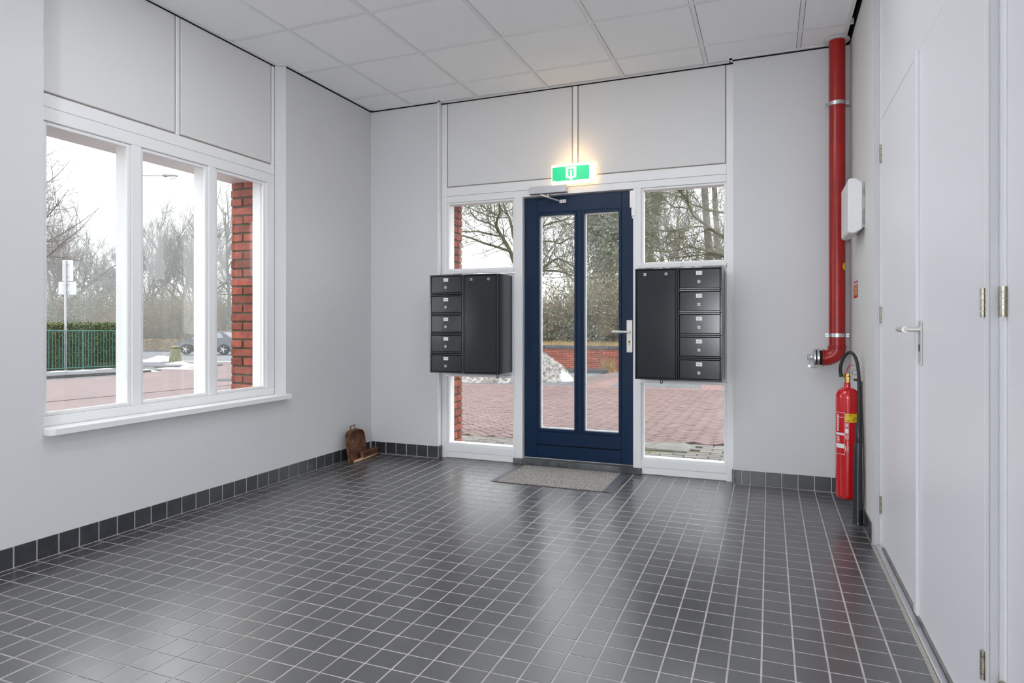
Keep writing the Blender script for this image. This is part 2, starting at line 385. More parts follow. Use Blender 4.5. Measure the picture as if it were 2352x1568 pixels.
wr = wall('wall_right')
B('plaster', M['plaster'], wr, 3.72, 3.95, YB, .17, -.1, HT)
B('lining_board', M['paint2'], wr, XR, 3.72, -1.045, -.03, 0, HT)
B('shadow_gap', M['rust'], wr, XR + .012, 3.72, -.03, 0, 0, HT)  # brown strip painted in for the shadow line in the corner
wre = wall('wall_rear')
B('plaster', M['plaster'], wre, -.17, 3.95, YB - .2, YB, -.1, HT)
d4 = struct(empty('door_4')); B('door_leaf', M['rearwall'], d4, .9, 1.84, YB + .001, YB + .04, .01, 2.35); B('door_leaf', M['rearwall'], d4, 1.86, 2.8, YB + .001, YB + .04, .01, 2.35); B('door_frame', M['rearwall'], d4, .84, .9, YB + .001, YB + .05, 0, 2.41); B('door_frame', M['rearwall'], d4, 2.8, 2.86, YB + .001, YB + .05, 0, 2.41); B('door_frame', M['rearwall'], d4, .9, 2.8, YB + .001, YB + .05, 2.35, 2.41)  # unseen double door, added dark so the letter boxes reflect black
roof = struct(empty('roof'))
B('roof_slab', M['concrete'], roof, -.39, 4.2, YB - .2, .35, HT + .02, HT + .3)

# ------------------------------------------------------------------ skirting tiles
SH = .093
def skirt(name, lst):
    e = struct(empty(name)); ms = {}
    for (x0, x1, y0, y1) in lst:
        k = (round(x1 - x0, 4), round(y1 - y0, 4))
        if k not in ms: ms[k] = MB().box(-(x1 - x0) / 2, (x1 - x0) / 2, -(y1 - y0) / 2, (y1 - y0) / 2, 0, SH).mesh('skirting_tile', M['wtile'], bevel=.0012)
        link('tile', ms[k], e, ((x0 + x1) / 2, (y0 + y1) / 2, .004))
    return e
g = .003
ys = [.0] + [-.03 - .1 * k for k in range(0, 83)]
sl = skirt('baseboard_left', [(.001, .009, ys[k + 1] + g, ys[k] - g) for k in range(1, len(ys) - 1)])
B('grout', M['grout'], sl, -.001, .0065, YB, -.009, 0, SH + .004)
xs = [.009, .0533] + [.0533 + .1 * k for k in range(1, 7)]
sb = skirt('baseboard_back', [(xs[k] + g, xs[k + 1] - g, -.009, -.001) for k in range(len(xs) - 1)] + [(.657, .664, -.006, .045)] +
           [(2.948, 2.997, -.009, -.001), (3.003, 3.05, -.009, -.001)] + [(3.0533 + .1 * k + g, 3.1533 + .1 * k - g, -.009, -.001) for k in range(6)] + [(2.937, 2.944, -.006, .045)])
B('grout', M['grout'], sb, .009, .6535, -.0065, .001, 0, SH + .004); B('grout', M['grout'], sb, 2.945, XR, -.0065, .001, 0, SH + .004)
sr = skirt('baseboard_right', [(XR - .009, XR - .001, -.03 - .1 * (k + 1) + g, -.03 - .1 * k - g) for k in range(10)])
B('grout', M['grout'], sr, XR - .0065, XR + .001, -1.04, -.009, 0, SH + .004)

# ------------------------------------------------------------------ entrance screen in the back wall
FY = .05
en = struct(empty('trim_1'))
for (n, x0, x1, z0, z1, y0) in (('post', .655, .703, 0, H, FY), ('post', 2.897, 2.947, 0, H, FY), ('post', 1.302, 1.372, .042, 2.10, FY), ('post', 2.243, 2.302, .042, 2.10, FY),
                                ('transom', .703, 2.897, 2.098, 2.150, FY), ('transom', .703, 2.897, 2.1515, 2.222, FY - .002),
                                ('bottom_rail', .703, 1.302, .003, .052, FY + .003), ('bottom_rail', .703, 1.302, .053, .108, FY), ('bottom_rail', 2.302, 2.897, .003, .052, FY + .003), ('bottom_rail', 2.302, 2.897, .053, .108, FY),
                                ('mid_panel', .703, 1.302, .690, 1.505, FY + .004), ('mid_panel', 2.302, 2.897, .690, 1.505, FY + .004),
                                ('centre_post', 1.784, 1.818, 2.222, H, FY - .002)):
    B(n, M['paint'] if n != 'mid_panel' else M['paint2'], en, x0, x1, y0, .168, z0, z1, bevel=.002)
for (x0, x1) in ((.703, 1.302), (2.302, 2.897)):              # cover mouldings above and below the letter boxes
    xm = (x0 + x1) / 2
    B('cover_strip', M['paint'], en, x0 - .02, xm - .006, FY - .022, FY, 1.507, 1.535, bevel=.004); B('cover_strip', M['paint'], en, xm + .006, x1 + .002, FY - .022, FY, 1.507, 1.535, bevel=.004)
    B('cover_strip', M['paint'], en, xm - .006, xm + .006, FY - .014, FY, 1.51, 1.532)
    B('cover_strip', M['paint'], en, x0 - .01, x1 + .01, FY - .014, FY + .01, .672, .692, bevel=.003)
B('panel_backing', M['backing'], en, .703, 2.897, FY + .014, .168, 2.222, H)
for (x0, x1) in ((.711, 1.774), (1.828, 2.889)): B('panel_board', M['paint2'], en, x0, x1, FY, FY + .02, 2.231, H - .004, bevel=.003)
B('edge_strip', M['paint'], en, .645, .66, -.008, .03, SH + .01, H - .002, bevel=.003)
B('stone_foot', M['stone'], en, 1.296, 1.374, .035, .17, 0, .042, bevel=.002); B('stone_foot', M['stone'], en, 2.243, 2.308, .035, .17, 0, .042, bevel=.002)
th = MB().box(1.372, 2.245, .045, .30, -.03, .042).build('stone_threshold', M['stone'], en, bevel=.005, seg=2)
def sash(n, x0, x1, z0, z1):
    e = struct(empty('window_%d' % n)); t = .016
    for (a, b, c, d) in ((x0, x0 + t, z0, z1), (x1 - t, x1, z0, z1), (x0 + t, x1 - t, z1 - t, z1), (x0 + t, x1 - t, z0, z0 + t)):
        B('glazing_bead', M['paint'], e, a, b, FY + .012, FY + .034, c, d, bevel=.002)
    for (a, b, c, d) in ((x0, x0 + .008, z0, z1), (x1 - .008, x1, z0, z1), (x0, x1, z1 - .012, z1), (x0, x1, z0, z0 + .01)):
        B('outer_frame', M['paint'], e, a, b, FY + .04, .168, c, d)
    B('pane', M['glass'], e, x0 + .008, x1 - .008, FY + .034, FY + .040, z0 + .008, z1 - .008)
sash(2, .703, 1.302, 1.537, 2.098); sash(3, .703, 1.302, .108, .690); sash(4, 2.302, 2.897, 1.537, 2.098); sash(5, 2.302, 2.897, .108, .690)

# blue glazed door
d1 = struct(empty('door_1', (1.376, .085, .05)))
def dbox(n, m, x0, x1, y0, y1, z0, z1, bv=0, par=d1): return B(n, m, par, x0 - 1.376, x1 - 1.376, y0 - .085, y1 - .085, z0 - .05, z1 - .05, bevel=bv)
DY, DYb = .085, .130
for (n, x0, x1, z0, z1) in (('stile', 1.376, 1.482, .052, 2.092), ('stile', 2.150, 2.240, .052, 2.092), ('top_rail', 1.482, 2.150, 1.968, 2.092), ('bottom_rail', 1.482, 2.150, .160, .262), ('kick_board', 1.482, 2.150, .052, .152),
                            ('muntin', 1.806, 1.842, .262, 1.968)):
    dbox(n, M['navy'], x0, x1, DY if n != 'kick_board' else DY + .002, DYb, z0, z1, .002)
dbox('groove', M['dark'], 1.484, 2.150, DY + .014, DYb - .01, .151, .162)
for (x0, x1) in ((1.482, 1.806), (1.842, 2.150)):
    t = .022
    for (a, b, c, d) in ((x0, x0 + t, .262, 1.968), (x1 - t, x1, .262, 1.968), (x0 + t, x1 - t, .262, .262 + t), (x0 + t, x1 - t, 1.968 - t, 1.968)):
        dbox('glazing_bead', M['navy'], a, b, DY - .006, DY + .016, c, d, .003)
    t = .028
    for (a, b, c, d) in ((x0, x0 + t, .262, 1.968), (x1 - t, x1, .262, 1.968), (x0 + t, x1 - t, .262, .262 + t), (x0 + t, x1 - t, 1.968 - t, 1.968)):
        dbox('outer_bead', M['paint'], a, b, DY + .026, DYb + .002, c, d)
    dbox('pane', M['glass'], x0 + .012, x1 - .012, DY + .018, DY + .024, .275, 1.955)
hp = dbox('handle_plate', M['steel'], 2.188, 2.232, DY - .006, DY, .889, 1.129, .002)
for z in (1.113, .905): MB().lathe([(.0055, -.001), (.005, .0015)], (2.210 - 1.376, DY - .0075 - .085, z - .05), 'y', 10).build('screw', M['zinc'], hp)
MB().lathe([(.0085, 0), (.0085, .004)], (2.210 - 1.376, DY - .009 - .085, .972 - .05), 'y', 14).build('cylinder_lock', M['brass'], hp)
B('cylinder_lock', M['brass'], hp, 2.205 - 1.376, 2.215 - 1.376, -.009, -.005, .945 - .05, .972 - .05)
MB().tube([(2.210 - 1.376, 0, .992), (2.210 - 1.376, -.052, .992)], .009, 12).build('lever', M['steel'], hp, smooth=.6)
MB().tube([(2.215 - 1.376, -.052, .992), (2.10 - 1.376, -.052, .992), (2.088 - 1.376, -.05, .99)], [.010, .010, .008], 12).build('lever', M['steel'], hp, smooth=.6)
dh = MB()
dh.box(2.214 - 1.376, 2.243 - 1.376, -.012, -.001, 1.965 - .05, 2.04).build('hinge_leaf', M['steel'], d1)
MB().tube([(2.238 - 1.376, -.017, 1.88 - .05), (2.238 - 1.376, -.017, 1.99)], .010, 12).build('hinge_pin', M['zinc'], d1, smooth=.6)
B('hinge_leaf', M['steel'], d1, 2.232 - 1.376, 2.262 - 1.376, -.040, -.030, 1.90 - .05, 2.03)

# door closer
dc = tag(empty('door_closer', (1.60, .05, 2.10)), 'grey box-shaped door closer with folding arm above the blue door', 'door closer')
MB().box(-.155, .145, -.052, -.0005, .004, .060).build('closer_body', M['silver'], dc, bevel=.003)
MB().box(-.15, .14, -.0525, -.048, -.0005, .0035).build('cover_slot', M['ink'], dc)
for k, s in enumerate((-1, 0, 1)): MB().box(.117 + s * .006 - .0018, .117 + s * .006 + .0018, -.0527, -.0518, .022, .030).build('maker_mark', M['labelw'], dc)
MB().lathe([(.013, -.022), (.013, .004)], (-.007, -.028, 0), 'z', 14).build('pivot', M['zinc'], dc, smooth=.6)
MB().tube([(-.007, -.028, -.015), (-.045, -.10, -.017)], .007, 8).build('arm', M['steel'], dc, smooth=.6)
MB().tube([(-.045, -.10, -.017), (.075, .020, -.050)], .006, 8).build('arm', M['steel'], dc, smooth=.6)
MB().box(.068, .122, .0185, .034, -.066, -.040).build('arm_shoe', M['steel'], dc, bevel=.002)
for x in (.092, .108): MB().lathe([(.0045, -.0015), (.0045, .001)], (x, .0185, -.053), 'y', 8).build('screw', M['ink'], dc)

# exit sign
es = tag(empty('exit_sign', (1.80, .048, 2.235)), 'lit green exit sign with white down arrow above the blue door', 'exit sign')
def arc_panel(mb, x0, x1, z0, z1, off, n=14, th=.002):          # front skin bulging gently towards the room
    vs = []; fs = []
    def yy(x): return -.060 - .012 * (1 - ((x) / .17) ** 2) - off
    for i in range(n + 1):
        x = x0 + (x1 - x0) * i / n
        for (dz, dy) in ((z0, 0), (z1, 0), (z1, th), (z0, th)): vs.append((x, yy(x) + dy, dz))
    for i in range(n):
        for k in range(4): fs.append((4 * i + k, 4 * i + (k + 1) % 4, 4 * i + 4 + (k + 1) % 4, 4 * i + 4 + k))
    fs += [(0, 1, 2, 3), tuple(4 * n + k for k in (3, 2, 1, 0))]
    return mb.add(vs, fs)
MB().box(-.172, .172, -.022, 0, -.080, .080).build('back_housing', M['signside'], es, bevel=.003)
MB().box(-.170, .170, -.060, -.022, -.077, .077).build('light_box', M['signw'], es, bevel=.004)
arc_panel(MB(), -.166, .166, -.072, .072, 0).build('diffuser', M['signw'], es)
arc_panel(MB(), -.160, .128, -.052, .054, .0015, th=.0015).build('green_film', M['signg'], es)
sym = MB()
for (a, b, c, d) in ((-.050, -.032, -.030, .048), (.012, .030, -.030, .048), (-.050, .030, .032, .048), (-.050, -.028, -.034, -.022), (.008, .030, -.034, -.022)): arc_panel(sym, a, b, c, d, .0032, 3, .0012)
sym.build('doorway_symbol', M['signs'], es)
arr = MB(); arc_panel(arr, -.018, -.002, -.030, .022, .0032, 2, .0012)
yv = -.0752
arr.add([(-.038, yv, -.026), (.018, yv, -.026), (-.010, yv, -.052), (-.038, yv + .0015, -.026), (.018, yv + .0015, -.026), (-.010, yv + .0015, -.052)], [(0, 1, 2), (5, 4, 3), (0, 3, 4, 1), (1, 4, 5, 2), (2, 5, 3, 0)])
arr.build('arrow_symbol', M['signs'], es)
arc_panel(MB(), -.156, -.132, -.050, -.047, .0032, 2, .001).build('maker_mark', M['signs'], es)
for z in (-.02, .03): MB().lathe([(.004, -.006), (.004, .004)], (.174, -.02, z), 'x', 8).build('screw_cap', M['white'], es)
lampd = bpy.data.lights.new('exit_sign_lamp', 'POINT'); lampd.energy = .42; lampd.color = (1, .62, .24); lampd.shadow_soft_size = .05
lo = bpy.data.objects.new('lamp', lampd); COL.objects.link(lo); lo.parent = es; lo.location = (.01, -.12, .13)

# ------------------------------------------------------------------ letter box cabinets
def letterboxes(name, x0, tall_first, label, w=.577):
    e = tag(empty(name, (x0, -.25, .721)), label, 'mailbox'); Ht = .760; D = .297
    wl_ = w / 2 - .001
    cols = [(0, wl_), (w - wl_, w)]
    tc, sc_ = (cols[0], cols[1]) if tall_first else (cols[1], cols[0])
    for (a, b) in cols: MB().box(a, b, .0135, D, 0, Ht).build('cabinet_body', M['box'], e, bevel=.001)
    for (a, b) in cols: MB().box(a + .004, b - .004, .0122, .0136, .004, Ht - .004).build('gap_liner', M['dark'], e)
    def rim(a, b, z0, z1, par=e):
        t = .011; mb = MB()
        mb.box(a, a + t, 0, .014, z0, z1).box(b - t, b, 0, .014, z0, z1).box(a + t, b - t, 0, .014, z0, z0 + t).box(a + t, b - t, 0, .014, z1 - t, z1)
        return mb.build('door_frame', M['box'], par, bevel=.003, seg=2)
    def lock(par, x, z, sq):
        if sq: lk = MB().box(x - .0095, x + .0095, -.0035, .006, z - .0095, z + .0095).build('lock', M['zinc'], par, bevel=.002)
        else: lk = MB().lathe([(.0105, -.0045), (.0105, .006)], (x, 0, z), 'y', 18).build('lock', M['zinc'], par, smooth=.6)
        MB().box(x - .0016, x + .0016, -.0052, -.003, z - .005, z + .005).build('keyhole', M['dark'], lk)
        MB().lathe([(.0062, -.0049), (.0062, -.003)], (x, 0, z), 'y', 14).build('keyway', M['galv'], lk)
    a, b = tc; rim(a, b, 0, Ht)
    dr = MB().box(a + .0135, b - .0135, .003, .012, .0135, Ht - .0135).build('tall_door', M['box'], e, bevel=.0012)
    for fx in (.24, .74): lock(dr, a + (b - a) * fx, Ht - .041, True)
    a, b = sc_; hh = Ht / 5
    for k in range(5):
        z0 = k * hh; rim(a, b, z0 + .0007, z0 + hh - .0007)
        dr = MB().box(a + .0135, b - .0135, .003, .012, z0 + .0142, z0 + hh - .0142).build('small_door', M['box'], e, bevel=.0012)
        xm = (a + b) / 2 - .003
        lock(dr, xm, z0 + hh - .098, tall_first)
        pl = MB().box(xm - .0195, xm + .0195, .0010, .004, z0 + hh - .053, z0 + hh - .027).build('name_plate', M['labelw'], dr)
        mk = MB()
        for (dx, wd, hd) in ((-.0145, .0012, .004), (.0145, .0012, .004), (-.004, .0035, .004), (.004, .0035, .003)): mk.box(xm + dx - wd, xm + dx + wd, .0003, .0012, z0 + hh - .040 - hd / 2, z0 + hh - .040 + hd / 2)
        mk.build('printed_number', M['galv'], pl)
    hx = .571 if not tall_first else .178
    MB().tube([(hx - .007, .012, .002), (hx - .007, .012, -.016), (hx - .004, .012, -.023), (hx, .012, -.025), (hx + .004, .012, -.023), (hx + .007, .012, -.016), (hx + .007, .012, .002)], .0028, 8).build('pull_hook', M['black'], e, smooth=.7)
    return e
letterboxes('mailbox_cabinet', .709, False, 'dark grey letter box cabinet with five small doors left of the blue door')
letterboxes('mailbox_cabinet', 2.315, True, 'black letter box cabinet with five small doors right of the blue door', .572)

# ------------------------------------------------------------------ left window
WX = -.065
w1 = struct(empty('window_1'))
for (n, y0, y1, z0, z1) in (('bottom_rail', -2.70, -1.09, .605, .655), ('top_rail', -2.70, -1.09, 2.085, 2.150), ('top_rail', -2.70, -1.09, 2.1512, 2.216), ('stile', -2.70, -2.652, .655, 2.085), ('mullion', -2.190, -2.132, .655, 2.085), ('mullion', -1.667, -1.611, .655, 2.085), ('stile', -1.170, -1.09, .655, 2.085), ('side_post', -1.118, -1.0905, 2.216, H), ('centre_post', -1.905, -1.880, 2.216, H)):
    B(n, M['paint'], w1, WX - .022, WX, y0, y1, z0, z1, bevel=.003)
B('panel_backing', M['backing'], w1, WX - .05, WX - .014, -2.70, -1.09, 2.216, H)
for (a, b) in ((-2.70, -1.913), (-1.872, -1.126)): B('panel_board', M['paint2'], w1, WX - .02, WX - .001, a, b, 2.226, H - .003, bevel=.003)
for (a, b) in ((-2.652, -2.190), (-2.132, -1.667), (-1.611, -1.170)):
    t = .020
    for (c, d, e_, f_) in ((a, a + t, .655, 2.085), (b - t, b, .655, 2.085), (a + t, b - t, .655, .655 + t), (a + t, b - t, 2.085 - t, 2.085)):
        B('glazing_bead', M['paint'], w1, WX - .030, WX - .010, c, d, e_, f_, bevel=.003)
    for (c, d, e_, f_) in ((a, a + .007, .655, 2.085), (b - .007, b, .655, 2.085)):
        B('rubber_seal', M['ink'], w1, WX - .038, WX - .031, c, d, e_, f_)
    B('pane', M['glass'], w1, WX - .037, WX - .031, a + .008, b - .008, .663, 2.077)
for (y0, y1, z0, z1) in ((-2.70, -2.655, .60, 2.12), (-2.188, -2.134, .65, 2.09), (-1.665, -1.613, .65, 2.09), (-1.185, -1.10, .60, 2.12), (-2.66, -1.18, .56, .648), (-2.66, -1.18, 2.092, 2.15)):
    B('outer_frame', M['paint'], w1, -.192 if z1 > 2 and z0 < 1 and y1 > -2.6 and y0 < -1.2 else -.175, WX - .0385, y0, y1, z0, z1)
MB().prism([(WX, -2.694), (.034, -2.694), (.052, -2.672), (.052, -1.046), (WX, -1.046)], 'z', .576, .607).build('window_sill', M['paint'], w1, bevel=.002)

# ------------------------------------------------------------------ right wall doors
DX = 3.686
d2 = struct(empty('door_2'))
B('door_jamb', M['doorpaint'], d2, DX, 3.74, -1.078, -1.046, 0, HT, bevel=.001)
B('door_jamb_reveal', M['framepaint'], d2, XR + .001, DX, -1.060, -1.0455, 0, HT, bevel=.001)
B('narrow_leaf', M['doorpaint'], d2, DX + .004, DX + .044, -1.952, -1.083, .032, 2.108, bevel=.001)
B('wide_leaf', M['doorpaint'], d2, DX + .002, DX + .042, -2.730, -1.958, .032, 2.108, bevel=.001)
B('cover_strip', M['doorpaint'], d2, DX - .008, DX + .004, -1.952, -1.906, .032, 2.108, bevel=.001)
B('panel_over_door', M['doorpaint'], d2, DX + .003, DX + .043, -2.745, -1.083, 2.110, HT, bevel=.001)
B('gap', M['dark'], d2, DX + .03, DX + .05, -2.745, -1.078, .0, .033)
B('door_jamb', M['doorpaint'], d2, DX + .002, 3.74, -2.760, -2.734, 0, 2.108, bevel=.001)
def hinge(par, y, z0, z1, x=DX - .002, n=5, r=.0065):
    h = empty('hinge', (0, 0, 0), 0, par); hz = (z1 - z0) / n
    for k in range(n): MB().tube([(x, y, z0 + hz * k + .0006), (x, y, z0 + hz * (k + 1) - .0006)], r, 10).build('knuckle', M['oldbrass'], h, smooth=.6)
for (z0, z1) in ((1.895, 1.985), (1.105, 1.19), (.17, .255)): hinge(d2, -1.080, z0, z1, DX + .001)
for (z0, z1) in ((2.18, 2.26), (1.121, 1.196), (.195, .27)): hinge(d2, -2.727, z0, z1, DX - .001)
hp = MB().box(DX - .005, DX + .002, -2.010, -1.976, .957, 1.117).build('handle_plate', M['steel'], d2, bevel=.004, seg=2)
MB().tube([(DX, -1.993, 1.084), (DX - .055, -1.993, 1.084)], .0095, 12).build('lever', M['steel'], hp, smooth=.6)
MB().tube([(DX - .052, -2.000, 1.084), (DX - .055, -1.90, 1.084), (DX - .053, -1.876, 1.083)], [.011, .011, .009], 12).build('lever', M['steel'], hp, smooth=.6)
B('keyhole', M['dark'], hp, DX - .007, DX - .004, -1.995, -1.989, 1.005, 1.03)
thr = struct(B('trim_2', M['alu'], None, DX - .022, DX + .002, -2.75, -1.065, 0, .012, bevel=.003))
struct(B('trim_3', M['backing'], None, DX - .032, DX - .022, -2.75, -1.065, -.004, .0012))
d3 = struct(empty('door_3'))
DX3 = 3.706
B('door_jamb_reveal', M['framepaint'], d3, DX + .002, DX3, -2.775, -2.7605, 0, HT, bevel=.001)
B('door_jamb', M['doorpaint'], d3, DX3, 3.74, -2.818, -2.765, 0, HT, bevel=.001)
B('door_leaf', M['doorpaint'], d3, DX3 + .003, DX3 + .043, -3.74, -2.823, .03, 2.4, bevel=.001)
B('panel_over_door', M['doorpaint'], d3, DX3 + .003, DX3 + .043, -3.76, -2.823, 2.404, HT)
B('gap', M['dark'], d3, DX3 + .012, 3.74, -3.74, -2.815, 0, 2.4)
for (z0, z1) in ((2.17, 2.25), (1.121, 1.196), (.16, .24)): hinge(d3, -2.8205, z0, z1, DX3 - .004, 5, .008)
B('lining_board', M['plaster'], wr, 3.70, 3.74, YB, -3.76, 0, HT)

# ------------------------------------------------------------------ doormat, dustpan, brush
dm = tag(empty('doormat', (1.79, -.285, 0)), 'grey brown carpet doormat with rubber edges on the tiles before the door', 'doormat')
MB().box(-.375, .375, -.272, .272, .001, .010).build('carpet', M['mat'], dm, bevel=.002)
for s in (-1, 1):
    MB().prism([(s * .43, .0008), (s * .375, .0008), (s * .375, .008), (s * .425, .002)], 'y', -.27, .27).build('rubber_edge', M['rubber'], dm)
pan = tag(empty('dustpan', (.028, -.315, 0), 0), 'rusty brown metal dustpan leaning on the wall in the corner', 'dustpan')
# local: width along y, height along z, leaning back to the wall (-x)
def lean(x, y, z): return (x + .055 - .18 * z, y, z + .004)
outl = [(-.118, .0), (.118, .0), (.112, .13), (.098, .205), (.075, .232), (.045, .240), (-.045, .240), (-.085, .232), (-.108, .205), (-.116, .13)]
mb = MB(); n = len(outl)
mb.add([lean(0, y, z) for y, z in outl] + [lean(-.0025, y, z) for y, z in outl], [tuple(range(n)), tuple(range(n, 2 * n))[::-1]] + [(i, n + i, n + (i + 1) % n, (i + 1) % n) for i in range(n)])
mb.build('pan_sheet', M['rust'], pan)
MB().tube([lean(.004, y, z) for y, z in outl[1:] + outl[:1]], .006, 6).build('rolled_rim', M['rust'], pan, smooth=.7)
mb = MB()
rim = outl[1:] + outl[:1]
for i in range(len(rim) - 1):
    (y0, z0), (y1, z1) = rim[i], rim[i + 1]
    d0 = .012 + .03 * z0 / .24; d1_ = .012 + .03 * z1 / .24
    mb.add([lean(0, y0, z0), lean(0, y1, z1), lean(d1_, y1 * .99, z1), lean(d0, y0 * .99, z0)], [(0, 1, 2, 3)])
mb.build('side_wall', M['rust'], pan)
MB().tube([lean(0, -.03, .235), lean(0, -.032, .268), lean(0, .032, .275), lean(0, .03, .238)], .0045, 6).build('handle', M['rust'], pan, smooth=.7)
MB().add([lean(.003, -.10, .195), lean(.003, -.06, .19), lean(.003, -.045, .215), lean(.003, -.09, .226)], [(0, 1, 2, 3)]).build('worn_patch', M['galv'], pan)
MB().add([lean(.003, -.03, .145), lean(.003, -.018, .14), lean(.003, -.02, .162), lean(.003, -.027, .165)], [(0, 1, 2, 3)]).build('worn_spot', M['galv'], pan)
br = tag(empty('hand_brush', (.122, -.255, 0), .06), 'hand brush with bare wooden handle and brown bristles against the dustpan', 'brush')
MB().tube([(0, -.175, .011), (0, -.165, .013), (0, -.08, .012), (0, -.02, .014), (0, .12, .016), (0, .165, .015), (0, .172, .014)], [.006, .012, .012, .0145, .0145, .013, .006], 10).build('handle', M['wood'], br, smooth=.9)
mb = MB(); random.seed(3)
for k in range(1100):
    y = random.uniform(-.05, .165); x = random.uniform(-.012, .012); ln = .058 + random.uniform(-.008, .008)
    tx, ty = x * 2.2 - .03 * 0 + random.gauss(0, .004), y + (y - .06) * .16 + random.gauss(0, .004)
    r = .0011
    mb.add([(x - r, y, .02), (x + r, y - r, .02), (x, y + r, .02), (tx, ty, .02 + ln)], [(0, 1, 3), (1, 2, 3), (2, 0, 3)])
bo = mb.build('bristles', M['bristle'], br, fix=False); tag(bo, kind='stuff')
MB().prism([(-.055, .018), (.168, .018), (.172, .066), (-.060, .066)], 'x', -.012, .012).build('bristle_core', M['bristle'], br)

# ------------------------------------------------------------------ red riser pipe
px_, py_ = 3.578, -.105; pr = .0475
rp = tag(empty('riser_pipe', (px_, py_, .885)), 'red dry riser pipe running down the corner with a capped outlet', 'pipe')
MB().lathe([(pr, .075), (pr, 2.04)], (0, 0, 0), 'z', 32).build('pipe', M['pipered'], rp, smooth=.6)
ec = [(-.068 + .068 * math.cos(t), 0, .068 - .068 * math.sin(t)) for t in [PI / 2 * k / 10 for k in range(11)]]
MB().tube([(0, 0, .075)] + ec + [(-.075, 0, 0)], pr + .0025, 32).build('elbow', M['pipered'], rp, smooth=.8)
MB().lathe([(pr + .001, .062), (pr + .008, .066), (pr + .008, .074), (pr + .001, .079)], (0, 0, 0), 'z', 32).build('weld_collar', M['pipered'], rp, smooth=.5)
MB().lathe([(pr + .003, 0), (pr + .006, .003), (pr + .006, .008), (pr + .003, .011)], (-.086, 0, 0), 'x', 32).build('weld_collar', M['pipered'], rp, smooth=.5)
cp = MB().lathe([(.040, .0), (.046, .0), (.046, .014), (.040, .014)], (-.100, 0, 0), 'x', 28).build('rubber_ring', M['dark'], rp, smooth=.5)
ck = MB().lathe([(.048, 0), (.058, .004), (.058, .016), (.050, .019)], (-.120, 0, 0), 'x', 32).build('coupling', M['alu'], rp, smooth=.5)
ca = MB().lathe([(.030, -.006), (.048, 0), (.057, .006), (.057, .014), (.050, .018)], (-.140, 0, 0), 'x', 32).build('blank_cap', M['alu'], rp, smooth=.5)
MB().lathe([(.018, -.008), (.020, 0)], (-.146, 0, 0), 'x', 20).build('cap_boss', M['alu'], ca, smooth=.5)
MB().box(-.172, -.152, -.017, .017, -.017, .017).build('square_key', M['galv'], ca, bevel=.002)
MB().tube([(-.158, -.012, -.02), (-.165, -.03, -.045), (-.15, -.03, -.06), (-.13, -.02, -.066), (-.112, -.01, -.058)], .003, 6).build('chain', M['zinc'], ca, smooth=.8)
MB().lathe([(.010, -.002), (.010, .002)], (-.162, -.03, -.052), 'y', 10).build('chain_ring', M['zinc'], ca)
for z in (2.505 - .885, 1.030 - .885):
    c_ = MB().lathe([(pr + .001, 0), (pr + .0035, 0), (pr + .0035, .024), (pr + .001, .024)], (0, 0, z - .012), 'z', 32).build('clamp', M['zinc'], rp, smooth=.5)
    for s in (-1, 1):
        MB().box(s * (pr + .002) if s > 0 else -(pr + .022), pr + .022 if s > 0 else -(pr + .002), -.012, .006, z - .012, z + .012).build('clamp_ear', M['zinc'], c_, bevel=.001)
        MB().lathe([(.005, 0), (.005, .022)], (s * (pr + .013), -.018, z), 'y', 10).build('clamp_bolt', M['galv'], c_)
    MB().tube([(0, pr, z), (0, .104, z)], .005, 8).build('wall_rod', M['zinc'], c_)
MB().lathe([(pr + .002, 0), (.076, 0), (.072, .010), (pr + .002, .012)], (0, 0, H - .885 - .0135), 'z', 32).build('ceiling_rosette', M['white'], rp, smooth=.5)
mb = MB(); vs = []; fs = []
for i in range(9):
    for j in range(9):
        u, v = -1 + i / 4, -1 + j / 4
        r = max(abs(u), abs(v)); q = math.hypot(u, v) or 1; u2, v2 = u * r / q, v * r / q
        a = math.radians(-32) + u2 * .38; vs.append(((pr + .0008) * math.cos(a), (pr + .0008) * math.sin(a), 1.466 - .885 + v2 * .024))
for i in range(8):
    for j in range(8): fs.append((i * 9 + j, (i + 1) * 9 + j, (i + 1) * 9 + j + 1, i * 9 + j + 1))
mb.add(vs, fs).build('round_sticker', M['yellow'], rp, smooth=1)

# ------------------------------------------------------------------ wall light, sticker
lb = tag(empty('emergency_light', (XR, -.56, 1.75)), 'white faceted emergency light box on the right wall', 'wall light')
MB().box(-.014, 0, -.168, .165, -.122, .122).build('base_plate', M['galv'], lb, bevel=.002)
mb = MB()
prof = [(-.012, -.128), (-.050, -.150), (-.074, -.150), (-.084, -.140), (-.084, .140), (-.074, .150), (-.050, .150), (-.012, .128)]
mb.prism([(p[0], p[1]) for p in prof], 'y', -.175, .170)
cv = mb.build('cover', M['white'], lb, bevel=.006, seg=2)
st = tag(empty('wall_sticker', (XR - .001, -.335, 1.31)), 'small red sticker with gold field on the right wall by the pipe', 'sticker')
B('sticker_sheet', M['redprint'], st, -.001, .0005, -.088, .088, -.051, .049)
B('print_line', M['labelw'], st, -.0015, 0, -.080, .080, .030, .040); B('print_line', M['labelw'], st, -.0015, 0, -.080, .080, .020, .025)
B('gold_field', M['gold'], st, -.0015, 0, -.055, .055, -.036, .014)

